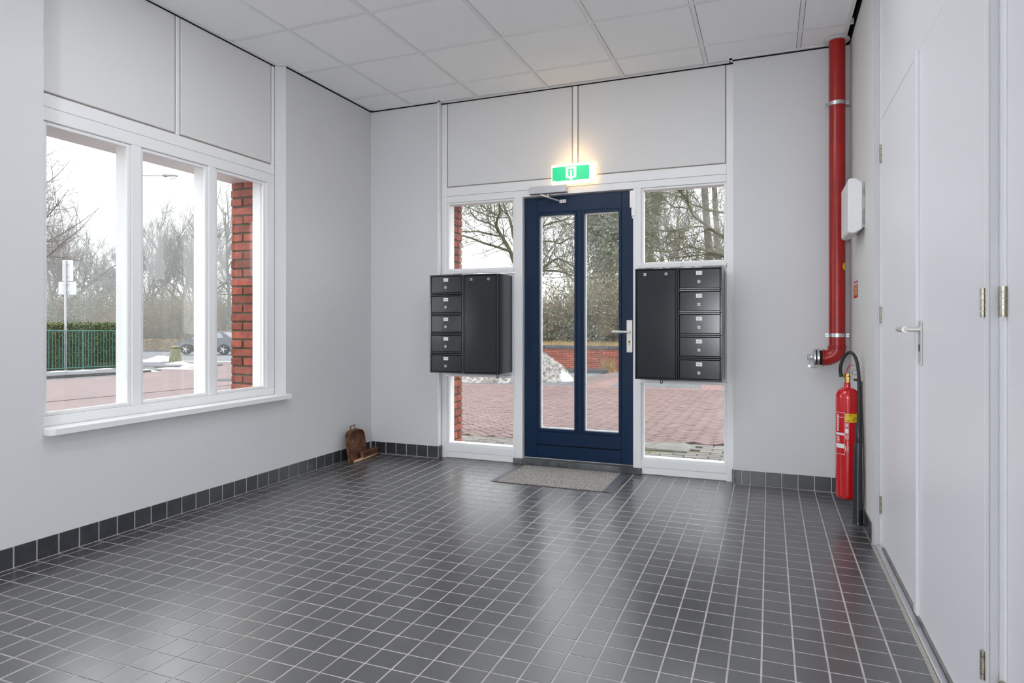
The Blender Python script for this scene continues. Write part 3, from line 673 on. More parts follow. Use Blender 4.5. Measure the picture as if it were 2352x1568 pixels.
# ------------------------------------------------------------------ fire extinguisher
ex, ey = 3.586, -.615; R_ = .0605
fe = tag(empty('fire_extinguisher', (ex, ey, .118)), 'red carbon dioxide fire extinguisher with black hose and horn on the right wall', 'extinguisher')
prof = [(.0, .0), (.035, .0), (.050, .004), (.058, .014), (R_, .028), (R_, .570)]
for k in range(1, 9):
    t = PI / 2 * k / 8; prof.append((.017 + (R_ - .017) * math.cos(t), .570 + .055 * math.sin(t)))
prof += [(.0165, .628), (.0165, .655)]
MB().lathe(prof[1:], (0, 0, 0), 'z', 40).build('cylinder', M['red'], fe, smooth=.7)
va = MB().lathe([(.012, .655), (.012, .668), (.016, .670), (.016, .686), (.013, .690), (.013, .705)], (0, 0, 0), 'z', 6).build('valve', M['brass'], fe)
MB().tube([(0, 0, .690), (-.033, -.006, .693)], .009, 10).build('valve_outlet', M['brass'], va, smooth=.6)
MB().tube([(-.033, -.006, .693), (-.042, -.008, .693)], .010, 10).build('valve_cap', M['green'], va, smooth=.6)
def strap(pts, wd, th_=.0025):
    mb = MB(); vs = []
    for i, (x, y, z) in enumerate(pts): vs += [(x, y - wd, z), (x, y + wd, z), (x + th_, y + wd, z - th_), (x + th_, y - wd, z - th_)]
    fs = []
    for i in range(len(pts) - 1):
        for k in range(4): fs.append((4 * i + k, 4 * i + (k + 1) % 4, 4 * i + 4 + (k + 1) % 4, 4 * i + 4 + k))
    fs += [(0, 1, 2, 3), tuple(4 * (len(pts) - 1) + k for k in (3, 2, 1, 0))]
    return mb.add(vs, fs)
strap([(-.014, 0, .700), (-.004, 0, .722), (.004, 0, .742), (.016, 0, .752), (.034, 0, .752)], .013).build('squeeze_lever', M['red'], fe, smooth=.8)
strap([(-.012, 0, .706), (.004, 0, .698), (.020, 0, .686), (.034, 0, .670), (.036, 0, .662)], .013).build('carry_handle', M['red'], fe, smooth=.8)
MB().tube([(-.010, -.012, .712), (.022, -.014, .712)], .0022, 6).build('safety_pin', M['zinc'], fe, smooth=.6)
MB().tube([(.036 + .013 * math.cos(t), -.016, .712 + .014 * math.sin(t)) for t in [2 * PI * k / 16 for k in range(17)]], .0012, 5).build('pin_ring', M['black'], fe, smooth=.8)
MB().tube([(.047, -.016, .72), (.052, -.017, .70), (.046, -.018, .68), (.036, -.018, .668)], .0011, 5).build('seal_strap', M['redprint'], fe, smooth=.8)
hose = [(-.030, -.012, .690), (-.038, -.014, .715), (-.036, -.018, .755), (-.022, -.028, .800), (.002, -.045, .828), (.022, -.062, .822), (.038, -.080, .785), (.045, -.092, .730), (.047, -.100, .66), (.046, -.108, .58), (.044, -.114, .50), (.043, -.118, .44)]
def smooth_path(p, it=2):
    p = [Vector(q) for q in p]
    for _ in range(it):
        q = [p[0]]
        for a, b in zip(p[:-1], p[1:]): q += [a * .75 + b * .25, a * .25 + b * .75]
        p = q + [p[-1]]
    return p
MB().tube(smooth_path(hose), .0088, 12).build('hose', M['black'], fe, smooth=.9)
MB().tube([(.043, -.118, .445), (.043, -.119, .443), (.041, -.128, .345), (.041, -.129, .335)], [.012, .0145, .0145, .012], 16).build('horn_grip', M['hornm'], fe, smooth=.6)
MB().tube([(.041, -.129, .340), (.040, -.130, .335), (.039, -.132, .300), (.036, -.142, -.085), (.036, -.143, -.098), (.036, -.143, -.102)], [.013, .0185, .0205, .0255, .0265, .0285], 20).build('horn', M['hornm'], fe, smooth=.5)
MB().tube([(.034, -.01, .672), (.044, -.055, .672), (.046, -.095, .668)], .006, 8).build('hose_clip', M['black'], fe, smooth=.6)
MB().tube([(.066, -.05, .60), (.070, -.085, .40), (.072, -.09, .1), (.071, -.085, -.02)], .0022, 6).build('cord', M['black'], fe, smooth=.8)
B('wall_bracket', M['black'], fe, .055, .0735, -.02, .02, .30, .66)
def cyl_patch(name, m, a0, a1, z0, z1, off, par=fe, n=10):        # angle 0 faces the camera (towards -y), negative to the left
    mb = MB(); vs = []; fs = []
    for i in range(n + 1):
        a = math.radians(-90 + a0 + (a1 - a0) * i / n); r = R_ + off
        vs += [(r * math.cos(a), r * math.sin(a), z0), (r * math.cos(a), r * math.sin(a), z1)]
    for i in range(n): fs.append((2 * i, 2 * i + 2, 2 * i + 3, 2 * i + 1))
    return mb.add(vs, fs).build(name, m, par, smooth=1, fix=False)
yl = cyl_patch('inspection_label', M['yellow'], -16, 52, .437, .485, .0006)
for (a0, a1, z0, z1) in ((-12, -5, .475, .477), (2, 5, .473, .479), (6, 20, .474, .476), (-12, 12, .466, .467), (-10, 6, .444, .448), (26, 44, .459, .461), (26, 44, .453, .455), (24, 46, .447, .448), (44, 49, .468, .481), (20, 26, .446, .449), (20, 26, .455, .457), (26, 40, .466, .467)): cyl_patch('print', M['ink'], a0, a1, z0, z1, .0009, yl, 3)
for (z, kind) in ((.420, 0), (.356, 2), (.290, 3)):
    p_ = cyl_patch('pictogram', M['labelw'], -16, 0, z - .0125, z + .0125, .0005, n=4)
    cyl_patch('pictogram_field', M['redprint'], -14.5, -1.5, z - .0105, z + .0105, .0008, p_, 4)
    if kind == 0: cyl_patch('pictogram_mark', M['labelw'], -12, -4, z - .006, z + .006, .0011, p_, 4)
    else:
        for (a0, a1, c0, c1) in ((-13, -11.5, -.006, .006), (-11.5, -9, .004, .006), (-11.5, -9, -.006, -.004), (-7, -5.5, -.006, .006), (-5.5, -3, .004, .006), (-5.5, -3, -.006, -.004), (-5.5, -4, -.001, .001)): cyl_patch('pictogram_mark', M['labelw'], a0, a1, z + c0, z + c1, .0011, p_, 2)
cyl_patch('white_label', M['labelw'], -16, 0, .375, .402, .0005, n=4)
il = cyl_patch('instruction_border', M['labelw'], -19, -18, .255, .490, .0006, n=2)
for (z0, z1) in ((.488, .490), (.462, .464), (.255, .257)): cyl_patch('instruction_border', M['labelw'], -70, -18, z0, z1, .0006)
cyl_patch('instruction_field', M['labelw'], -70, -20, .362, .375, .0006); cyl_patch('instruction_field', M['labelw'], -70, -20, .290, .315, .0006)
for k in range(9): cyl_patch('instruction_print', M['labelw'], -62, -50, .385 + k * .0105, .391 + k * .0105, .0006)
for k in range(4): cyl_patch('instruction_print', M['labelw'], -64, -46, .324 + k * .009, .328 + k * .009, .0006)

# ================================================================== outside
def gp(x, y, dz=0): return (x, y, gz(x, y) + dz)
def sheet(name, m, poly, dz, parent=None):
    o = MB().add([gp(x, y, dz) for x, y in poly] + [gp(x, y, dz - .3) for x, y in poly],
                 [tuple(range(len(poly))), tuple(range(len(poly), 2 * len(poly)))[::-1]] + [(i, (i + 1) % len(poly), len(poly) + (i + 1) % len(poly), len(poly) + i) for i in range(len(poly))]).build(name, m, parent)
    return o if parent else struct(o)
gr = struct(empty('ground'))
for poly in ([(-110, -30), (-.39, -30), (-.39, 110), (-110, 110)], [(4.2, -30), (60, -30), (60, 110), (4.2, 110)], [(-.39, .345), (4.2, .345), (4.2, 110), (-.39, 110)], [(-.39, -30), (4.2, -30), (4.2, -8.65), (-.39, -8.65)]):
    sheet('earth', M['soil'], poly, -.06, gr)
sheet('yard', M['concrete'], [(-.4, -30), (30, -30), (30, -8.7), (-.4, -8.7)], -.02)
sheet('street', M['street'], [(-14.0, -20), (-.40, -20), (-.40, 17.3), (-14.0, 17.3)], -.02)
sheet('street_corner', M['street'], [(-23, 15.6), (-14.0, 8.2), (-14.0, 17.3), (-23, 17.3)], -.021)
sheet('street_seam', M['joint'], [(-7.99, -20), (-7.93, -20), (-7.93, 17.3), (-7.99, 17.3)], -.016)
sheet('footway', M['asphalt'], [(-18.2, -20), (-15.2, -20), (-15.2, 10.6), (-18.2, 12.6)], .02)
sheet('kerb', M['coping'], [(-15.2, -20), (-14.9, -20), (-14.9, 10.0), (-15.2, 10.2)], .035)
sheet('gutter', M['asphalt'], [(-14.3, -20), (-13.95, -20), (-13.95, 9), (-14.3, 9)], -.014)
sheet('road', M['roadm'], [(-110, 17.6), (-5, 17.6), (-5, 33), (-110, 33)], -.012)
sheet('road_line', M['labelw'], [(-70, 17.5), (-5, 17.5), (-5, 17.68), (-70, 17.68)], -.006)
sheet('road_kerb', M['coping'], [(-110, 33), (-5, 33), (-5, 33.5), (-110, 33.5)], .10)
sheet('forecourt', M['lane'], [(-.4, 8.05), (9, 8.05), (9, 13.8), (-.95, 13.8), (-1.05, 12.6), (-1.0, 10.5)], -.022)
sheet('parking_bay', M['asphalt'], [(-7, 8.35), (-.5, 8.35), (-1.02, 10.5), (-1.0, 12.75), (-7, 12.75)], -.018)
sheet('parking_bay', M['asphalt'], [(.15, 8.35), (1.95, 8.35), (1.7, 10.6), (-.1, 10.6)], -.018)
sheet('kerb', M['coping'], [(-7, 12.75), (-1.0, 12.75), (-1.0, 13.0), (-7, 13.0)], .09)

# herringbone clay pavers by the door
pv = struct(empty('pavement'))
sheet('joint_bed', M['joint'], [(-.40, .36), (9, .36), (9, 8.2), (-7.9, 8.2), (-7.9, 4.5), (-.40, 4.5)], -.030, pv)
cs = math.sqrt(.5); bl = .1
plist = []
for a in range(-90, 150):
    for b in range(-90, 150):
        q = (a - b) % 4
        if q == 0: c = ((a + 1) * bl, (b + .5) * bl); o_ = 0
        elif q == 3: c = ((a + .5) * bl, (b + 1) * bl); o_ = 1
        else: continue
        x = c[0] * cs - c[1] * cs + 1.0; y = c[0] * cs + c[1] * cs + .4
        lim = 1.40 if x < 2.35 else 1.62
        if x > 5.2 or x < -5 or y > 8.0 or y < lim + .02: continue
        if x < -.45 and y < 3.0: continue
        plist.append((x, y, o_))
def vis(x, y):
    d = Vector(gp(x, y)) - CAMP; z = d.dot(FW); px = 1176 + FPX * d.dot(RT) / z; py = HOR - FPX * d.z / z
    ok = (1062 < px < 1185 or 1236 < px < 1426 or 1475 < px < 1670) and py < 1062
    return (0 if ok else 1, z)
plist.sort(key=lambda p: vis(p[0], p[1]))
slope = (math.atan(-.0167), math.atan(-.0139))
pm = MB().cbox(-.0925, .0925, -.0425, .0425, -.03, 0, .004).mesh('clay_paver', M['paver'])
rest = MB(); random.seed(11)
for n, (x, y, o_) in enumerate(plist):
    rz = PI / 4 + o_ * PI / 2; z = gz(x, y) - .010 + random.uniform(-.003, .002)
    tx, ty = random.gauss(0, .012), random.gauss(0, .012)
    if n < 300:
        o = link('paver', pm, pv, (x, y, z)); o.rotation_euler = (slope[0] + tx, slope[1] + ty, rz)
    else:
        mt = Matrix.Rotation(rz, 3, 'Z'); t = MB().cbox(-.0925, .0925, -.0425, .0425, -.03, 0, .004)
        rest.add([(x + v.x, y + v.y, z + v.z - .0167 * v.y + .0139 * v.x + tx * v.y) for v in (mt @ Vector(q) for q in t.v)], t.f)
tag(rest.build('pavers', M['paver'], pv, fix=False), kind='stuff')
pt = struct(empty('path'))
sheet('joint_bed', M['mossjoint'], [(-.39, .36), (5.2, .36), (5.2, 1.64), (-.39, 1.40)], -.020, pt)
gm = MB().cbox(-.0945, .0945, -.0445, .0445, -.03, 0, .005).mesh('grey_paver', M['gpaver'])
for j in range(13):
    for i in range(-2, 26):
        x = .1 + .2 * i + (.1 if j % 2 else 0); y = .41 + .1 * j
        if x < -.28 or x > 5.0 or y > (1.37 if x < 2.45 else 1.60): continue
        if 2.12 < x < 2.52 and 1.1 < y < 1.5: continue
        o = link('paver', gm, pt, (x, y, gz(x, y) - .008 + random.uniform(-.003, .003))); o.rotation_euler = (slope[0] + random.gauss(0, .01), slope[1] + random.gauss(0, .01), random.gauss(0, .01))
MB().prism([(1.62, 1.33), (2.1, 1.18), (2.5, 1.14), (2.55, 1.45), (2.42, 1.58), (2.2, 1.50)], 'z', gz(2, 1.3) - .08, gz(2, 1.3) + .004).build('concrete_patch', M['concrete'], pt, bevel=.01)

# garden wall with coping
def pt_line(t): return (-7.2 + 14.4 * t, 14.0)
gw = tag(empty('garden_wall', (0, 14.0, gz(0, 14.0))), 'low red brick garden wall with grey coping behind the snow heap', 'garden wall')
z0 = gz(-2, 14.0); gwz = gz(0, 14.0)
WT = 1.106 - (794 - HOR) / FPX * 19.2
def gbox(n, m, x0, x1, y0, y1, za, zb, bv=0): return B(n, m, gw, x0, x1, y0 - 14.0, y1 - 14.0, za - gwz, zb - gwz, bevel=bv)
gbox('mortar_core', M['mortar'], -7.2, 5.0, 14.012, 14.2, -1.0, WT - .09)
gb = MB().box(-.105, .105, -.05, .05, -.026, .026).mesh('garden_brick', M['brick'], bevel=.004)
nb = 0; zc = WT - .128; k = 0
while zc > -.40:
    for i in range(29):
        x = -4.3 + .222 * i + (.111 if k % 2 else 0)
        o = link('brick', gb, gw, (x, .05 + random.uniform(-.002, .002), zc - gwz)); wob(o)
    zc -= .0645; k += 1
for i in range(12): gbox('coping_stone', M['coping'], -7.2 + i, -7.2 + i + .992, 13.97, 14.24, WT - .10, WT, .008)

# snow heap
def noise2(x, y, s=0):
    return math.sin(x * 3.1 + s) * math.cos(y * 2.7 + s * 1.7) * .5 + math.sin(x * 7.3 + y * 5.1 + s) * .3 + math.sin(x * 15.7 - y * 13.3 + s * 2) * .2
def mound(name, m, c, rx, ry, h, label=None, cat=None, seed=0, n=46, rough=.12, yaw=0, peak=(0, 0)):
    e = MB(); random.seed(seed); vs = []; fs = []
    ca, sa = math.cos(yaw), math.sin(yaw)
    for i in range(n + 1):
        for j in range(n + 1):
            u, v = -1 + 2 * i / n, -1 + 2 * j / n; r = max(abs(u), abs(v)); q = math.hypot(u, v) or 1; u, v = u * r / q, v * r / q
            r = math.hypot(u, v); prof = max(0, 1 - r ** 1.5) ** .9
            x, y = u * rx + peak[0] * (1 - r), v * ry + peak[1] * (1 - r)
            hh = h * prof * (1 + rough * noise2(u * 5, v * 5, seed)) + (random.gauss(0, .022) * h if r < .95 else 0)
            edge = 1 + .12 * noise2(u * 3, v * 3, seed + 5)
            x, y = x * edge, y * edge
            X, Y = x * ca - y * sa, x * sa + y * ca
            vs.append((X, Y, gz(c[0] + X, c[1] + Y) - gz(c[0], c[1]) - .02 + hh))
    for i in range(n):
        for j in range(n): a = i * (n + 1) + j; fs.append((a, a + n + 1, a + n + 2, a + 1))
    o = e.add(vs, fs).build(name, m, None, smooth=.9, loc=gp(*c))
    if label: tag(o, label, cat)
    return o
sp = ground(1165, 873)
mound('snow_heap', M['dsnow'], (sp.x, sp.y + .35), 1.45, 1.0, .92, 'big heap of dirty old snow before the brick garden wall', 'snow', 3, 60, .14, YAW)
s2 = ground(1293, 873)
mound('snow_lump', M['snow'], (s2.x, s2.y + .05), .24, .2, .22, 'small clean white lump at the right foot of the snow heap', 'snow', 9, 26, .25)

# street furniture seen through the left window
def hedge(name, x0, x1, y0, y1, h, leafm, nleaf, label, cat, seed, core=M['hedgecore'], lw=.035):
    cx_, cy_ = (x0 + x1) / 2, (y0 + y1) / 2; zb = min(gz(x0, y0), gz(x1, y1), gz(x0, y1), gz(x1, y0))
    e = tag(empty(name, (cx_, cy_, gz(cx_, cy_))), label, cat); z00 = gz(cx_, cy_)
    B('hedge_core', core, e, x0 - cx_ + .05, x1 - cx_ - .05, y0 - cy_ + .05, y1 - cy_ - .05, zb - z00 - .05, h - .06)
    random.seed(seed); mb = MB()
    for k in range(nleaf):
        f = random.random(); sx, sy = x1 - x0, y1 - y0
        if f < .35: p = (random.uniform(x0, x1), random.uniform(y0, y1), h + random.gauss(-.03, .03))
        elif f < .85:
            if sy > sx: p = (x1 + random.gauss(-.04, .03), random.uniform(y0, y1), random.uniform(zb - z00, h))
            else: p = (random.uniform(x0, x1), y0 + random.gauss(.04, .03), random.uniform(zb - z00, h))
        else:
            if sy > sx: p = (random.uniform(x0, x1), random.choice((y0, y1)), random.uniform(zb - z00, h))
            else: p = (random.choice((x0, x1)), random.uniform(y0, y1), random.uniform(zb - z00, h))
        c = Vector((p[0] - cx_, p[1] - cy_, p[2]))
        a = Vector((random.gauss(0, 1), random.gauss(0, 1), random.gauss(0, 1))).normalized() * lw; b = a.orthogonal().normalized() * lw * .6
        mb.add([c - a, c - b, c + a, c + b], [(0, 1, 2, 3)])
    o = mb.build('hedge_leaves', leafm, e, fix=False); tag(o, kind='stuff')
    return e
hy0, hy1 = 6.5, 12.2
HH = 1.106 - (744 - HOR) / FPX * 22 - gz(-18.4, 9.5)
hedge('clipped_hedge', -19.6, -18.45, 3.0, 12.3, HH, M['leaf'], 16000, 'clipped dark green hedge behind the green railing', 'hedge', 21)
fn = tag(empty('railing_fence', (-18.2, 7.5, gz(-18.2, 7.5))), 'green steel railing with upright bars before the clipped hedge', 'fence')
ft = 1.106 - (759 - HOR) / FPX * 21.6 - gz(-18.2, 9.8); 
bar = MB().box(-.008, .008, -.008, .008, .06, ft).mesh('bar', M['fence'])
for k in range(80):
    y = 3.6 + k * .108
    if y > 12.2: break
    link('bar', bar, fn, (0, y - 7.5, gz(-18.2, y) - gz(-18.2, 7.5)))
for z in (.08, ft): 
    ys_ = (3.5, 12.2); mb = MB()
    pts = [(0, y - 7.5, gz(-18.2, y) - gz(-18.2, 7.5) + z) for y in ys_]; mb.tube(pts, .018, 6).build('rail', M['fence'], fn)
for y in (3.5, 5.9, 8.1, 10.1, 12.2): MB().tube([(0, y - 7.5, gz(-18.2, y) - gz(-18.2, 7.5) - .1), (0, y - 7.5, gz(-18.2, y) - gz(-18.2, 7.5) + ft + .03)], .025, 8).build('post', M['fence'], fn)
q = at(150, 700, 21.4); sb_ = gz(q.x, q.y)
sg = tag(empty('sign_post', (q.x, q.y, sb_), YAW), 'grey traffic sign post seen from behind with two blank plates', 'sign post')
def zpx(y, z=21.4): return 1.106 + (HOR - y) / FPX * z - sb_
MB().tube([(0, 0, 0), (0, 0, zpx(742))], .048, 12).build('sleeve', M['post'], sg, smooth=.6)
MB().tube([(0, 0, zpx(742)), (0, 0, zpx(598))], .034, 12).build('pole', M['post'], sg, smooth=.6)
for (a, b, c, d, n_) in ((141, 166, 645, 597, 'square_plate'), (132, 173, 676, 646.5, 'lower_plate')):
    pl = MB().box((a - 150) / FPX * 21.4, (b - 150) / FPX * 21.4, .045, .052, zpx(c), zpx(d)).build(n_, M['plate'], sg)
    for f in (.25, .8):
        z = zpx(c) + (zpx(d) - zpx(c)) * f; MB().box(-.09, .09, .02, .046, z - .02, z + .02).build('bracket', M['post'], pl)
q = at(403, 833, 27.2)
bo = tag(empty('bollard', (q.x, q.y, gz(q.x, q.y))), 'weathered concrete bollard standing by the snowy kerb island', 'bollard')
sq = lambda r, z: [(-r, -r, z), (r, -r, z), (r, r, z), (-r, r, z)]
mb = MB(); lv = [(.19, -.1), (.175, .10), (.145, .55), (.125, .57), (.125, .62), (.145, .64), (.14, .70), (.09, .73)]
vs = []; fs = []
for r, z in lv: vs += sq(r, z)
for i in range(len(lv) - 1):
    for k in range(4): fs.append((4 * i + k, 4 * i + (k + 1) % 4, 4 * i + 4 + (k + 1) % 4, 4 * i + 4 + k))
fs.append((28, 29, 30, 31)); fs.append((3, 2, 1, 0))
mb.add(vs, fs).build('bollard_shaft', M['bollard'], bo, bevel=.02, seg=2)
isl = struct(empty('kerb_island'))
ic = ground(355, 838)
mb = MB(); pts_ = []
for k in range(28):
    t = 2 * PI * k / 28; u, v = 3.6 * math.cos(t), 1.9 * math.sin(t); pts_.append((ic.x - .6 + u * math.cos(.0) , ic.y + v))
sheet('island_slab', M['asphalt'], pts_, .03, isl)
random.seed(5)
for k, (x, y, rx, ry, h, lab) in enumerate(((372, 828, 1.1, .36, .24, 'long snow ridge behind the slab left of the bollard'), (330, 831, 1.1, .35, .12, 'low snow strip at the far left of the kerb island'), (412, 838, .8, .25, .15, 'snow bank at the foot of the bollard'), (436, 842, .45, .25, .12, 'snow tip at the right end of the kerb island'), (405, 846, 1.0, .14, .06, 'thin snow line along the near edge of the kerb island'), (335, 851, .5, .2, .06, 'small snow scrap near the left end of the kerb island'))):
    p_ = ground(x, y); mound('snow_patch', M['snow'], (p_.x, p_.y), rx, ry, h, lab, 'snow', 30 + k, 22, .35)
for k, (x, y, rx, lab) in enumerate(((135, 855, .45, 'thin snow streak on the footway left of the sign post'), (190, 853, .5, 'thin snow streak on the footway right of the sign post'), (240, 849, .4, 'thin snow streak on the footway near the railing end'))):
    p_ = ground(x, y); o = mound('snow_streak', M['snow'], (p_.x, p_.y), .10, rx, .04, lab, 'snow', 50 + k, 16, .3); o.location.z += .03
# manhole cover
q = ground(527, 871); mh = MB().lathe([(.40, -.03), (.40, 0), (.36, .006), (.0, .006)][:3], (0, 0, 0), 'z', 28).build('manhole_cover', M['coping'], None, loc=(q.x, q.y, gz(q.x, q.y) - .008))
tag(mh, 'round dark manhole cover in the red street paving', 'manhole cover')

# street lamp
zl = 28.0; q = at(309, 700, zl); b0 = gz(q.x, q.y); hl = 1.106 + (HOR - 402) / FPX * zl - b0
sl_ = tag(empty('street_lamp', (q.x, q.y, b0), YAW), 'grey street lamp with a long arm above the road', 'street lamp')
MB().tube([(0, 0, 0), (0, 0, 1.2), (0, 0, 1.25), (0, 0, hl - .15), (.06, 0, hl - .03), (.16, 0, hl)], [.09, .09, .06, .05, .045, .04], 10).build('pole', M['post'], sl_, smooth=.6)
MB().tube([(.12, 0, hl - .01), ((377 - 309) / FPX * zl, 0, hl - .02)], .028, 8).build('arm', M['post'], sl_, smooth=.6)
lx = (374 - 309) / FPX * zl
MB().tube([(lx, 0, hl), (lx + .05, 0, hl + .01), (lx + .35, 0, hl), (lx + .6, 0, hl - .02), (lx + .66, 0, hl - .03)], [.05, .10, .11, .07, .03], 10).build('lamp_head', M['galv'], sl_, smooth=.8)
MB().tube([(lx + .22, 0, hl - .06), (lx + .36, 0, hl - .12), (lx + .52, 0, hl - .10), (lx + .6, 0, hl - .06)], [.06, .08, .07, .03], 10).build('lamp_bowl', M['labelw'], sl_, smooth=.8)

# car
zc_ = 41.0; q = at(489, 742, zc_); cz = 1.106 - (813 - HOR) / FPX * zc_
car = tag(empty('car', (q.x, q.y, cz), YAW * .6), 'dark grey hatchback car driving along the road beyond the bollard', 'car')
side = [(-2.02, .30), (-2.06, .55), (-1.98, .76), (-1.70, .88), (-1.02, .98), (-.55, 1.30), (-.15, 1.43), (.55, 1.46), (1.15, 1.40), (1.62, 1.12), (1.88, 1.02), (1.98, .80), (1.96, .40), (1.80, .28)]
def car_y(z): return .86 if z < .95 else .86 - (z - .95) * .42
vs = []; n = len(side)
for s in (-1, 1):
    for x, z in side: vs.append((x, s * (car_y(z) - (.10 if abs(x) > 1.9 else 0)), z))
MB().add(vs, [tuple(range(n))[::-1], tuple(range(n, 2 * n))] + [(i, (i + 1) % n, n + (i + 1) % n, n + i) for i in range(n)]).build('car_body', M['carp'], car, bevel=.05, seg=2, smooth=.5)
def sidewin(name, pts, m):
    for s in (-1, 1):
        mb = MB(); k = len(pts); mb.add([(x, s * (car_y(z) + .012), z) for x, z in pts] + [(x, s * (car_y(z) - .03), z) for x, z in pts], [tuple(range(k)), tuple(range(k, 2 * k))[::-1]] + [(i, (i + 1) % k, k + (i + 1) % k, k + i) for i in range(k)]).build(name, m, car)
sidewin('side_window', [(-.92, .985), (-.50, 1.27), (-.13, 1.37), (-.13, .985)], M['carw']); sidewin('side_window', [(-.06, .985), (-.06, 1.375), (.55, 1.39), (.62, .985)], M['carw']); sidewin('side_window', [(.70, 1.0), (.63, 1.385), (1.0, 1.33), (1.25, 1.06)], M['carw'])
sidewin('sill_panel', [(-1.0, .20), (-1.0, .30), (.95, .30), (.95, .20)], M['tyre'])
sidewin('door_handle', [(.36, .86), (.36, .90), (.56, .90), (.56, .86)], M['galv'])
MB().add([(-1.03, -.72, .99), (-1.03, .72, .99), (-.52, .62, 1.34), (-.52, -.62, 1.34)], [(0, 1, 2, 3)]).build('windscreen', M['carw'], car)
for x in (-1.27, 1.27):
    for s in (-1, 1):
        wv = MB().lathe([(.20, -.09), (.325, -.09), (.33, -.06), (.33, .06), (.325, .09), (.20, .09)], (x, s * .80, .33), 'y', 28).build('tyre', M['tyre'], car, smooth=.6)
        mb = MB().lathe([(.21, -.02), (.21, .02)], (x, s * .86, .33), 'y', 24)
        mb.build('wheel_rim', M['galv'], wv)
        for k in range(5):
            t = 2 * PI * k / 5; MB().tube([(x, s * .905, .33), (x + .20 * math.cos(t), s * .895, .33 + .20 * math.sin(t))], .025, 6).build('spoke', M['alu'], wv)

# ------------------------------------------------------------------ trees
class Tree:
    def __init__(s, seed): s.r = random.Random(seed); s.m = MB()
    def limb(s, p, d, ln, r, lev, spread=.8, up=.25, kids=(7, 5, 5, 4), wander=.16, taper=.35):
        R = s.r; n = 5 if lev == 0 else (4 if lev < 3 else 3); pts = [p.copy()]; rr = [r]; dd = d.normalized()
        for i in range(n):
            dd = (dd + Vector((R.gauss(0, wander), R.gauss(0, wander), R.gauss(0, wander) + up * .25))).normalized()
            p = p + dd * (ln / n); pts.append(p.copy()); rr.append(r * (1 - (1 - taper) * (i + 1) / n))
        s.m.tube(pts, rr, 6 if lev == 0 else (4 if lev == 1 else 3), cap=False)
        if lev >= len(kids): return
        for k in range(kids[lev]):
            t = R.uniform(.35 if lev == 0 else .2, 1.0) * n; i = min(int(t), n - 1); f = t - i
            b = pts[i].lerp(pts[i + 1], f); base = (pts[i + 1] - pts[i]).normalized()
            side = base.cross(Vector((R.gauss(0, 1), R.gauss(0, 1), R.gauss(0, 1)))).normalized()
            nd = (base * (1 - spread * .45) + side * spread + Vector((0, 0, up))).normalized()
            s.limb(b, nd, ln * R.uniform(.38, .62) * (1.1 - .4 * t / n), max(.004, rr[i] * R.uniform(.45, .7)), lev + 1, spread, up, kids, wander * 1.15, taper)
def bare(seed, h, r, kids, spread, up, m=M['bark']):
    t = Tree(seed); t.limb(Vector((0, 0, -.2)), Vector((.04, 0, 1)), h, r, 0, spread, up, kids, .07, .25)
    return t.m.mesh('bare_tree', m, fix=False)
protos = [bare(1, 12, .20, (16, 8, 6, 5), .75, .30), bare(2, 13, .15, (15, 7, 6, 4), .6, .45), bare(3, 11, .24, (18, 8, 6, 5), .95, .15), bare(5, 10, .12, (13, 8, 6, 5), .55, .5)]
def put(me, name, loc, rz, s, label, cat='tree', group=None):
    o = link(name, me); o.location = loc; o.rotation_euler = (0, 0, rz); o.scale = (s, s, s); tag(o, label, cat, group); return o
random.seed(17)
# the big spreading tree at the window's left edge
q = at(48, 742, 36); t = Tree(41)
t.limb(Vector((0, 0, -.2)), Vector((.03, .02, 1)), 11.0, .13, 0, .95, .16, (20, 9, 7, 5), .08, .3)
put(t.m.mesh('spreading_tree', M['bark'], fix=False), 'spreading_tree', gp(q.x, q.y), 0, 1.0, 'large spreading bare tree at the left edge of the window view')
GL = 'bare trees of the wood across the road'
for k in range(30):
    px = 40 + k * 20 + random.uniform(-9, 9); z = random.uniform(56, 88); q = at(px, 742, z)
    put(protos[k % 4], 'bare_tree', gp(q.x, q.y), random.uniform(0, 6.3), random.uniform(.75, 1.12), 'bare leafless tree in the wood across the road', group=GL)
GD = 'bare trees of the wood behind the garden wall'
for k in range(9):
    px = 1235 + k * 58 + random.uniform(-20, 20); z = random.uniform(34, 56); q = at(px, 742, z)
    put(protos[(k * 3) % 4], 'bare_tree', gp(q.x, q.y), random.uniform(0, 6.3), random.uniform(.7, 1.05), 'bare leafless tree in the wood behind the garden wall', group=GD)
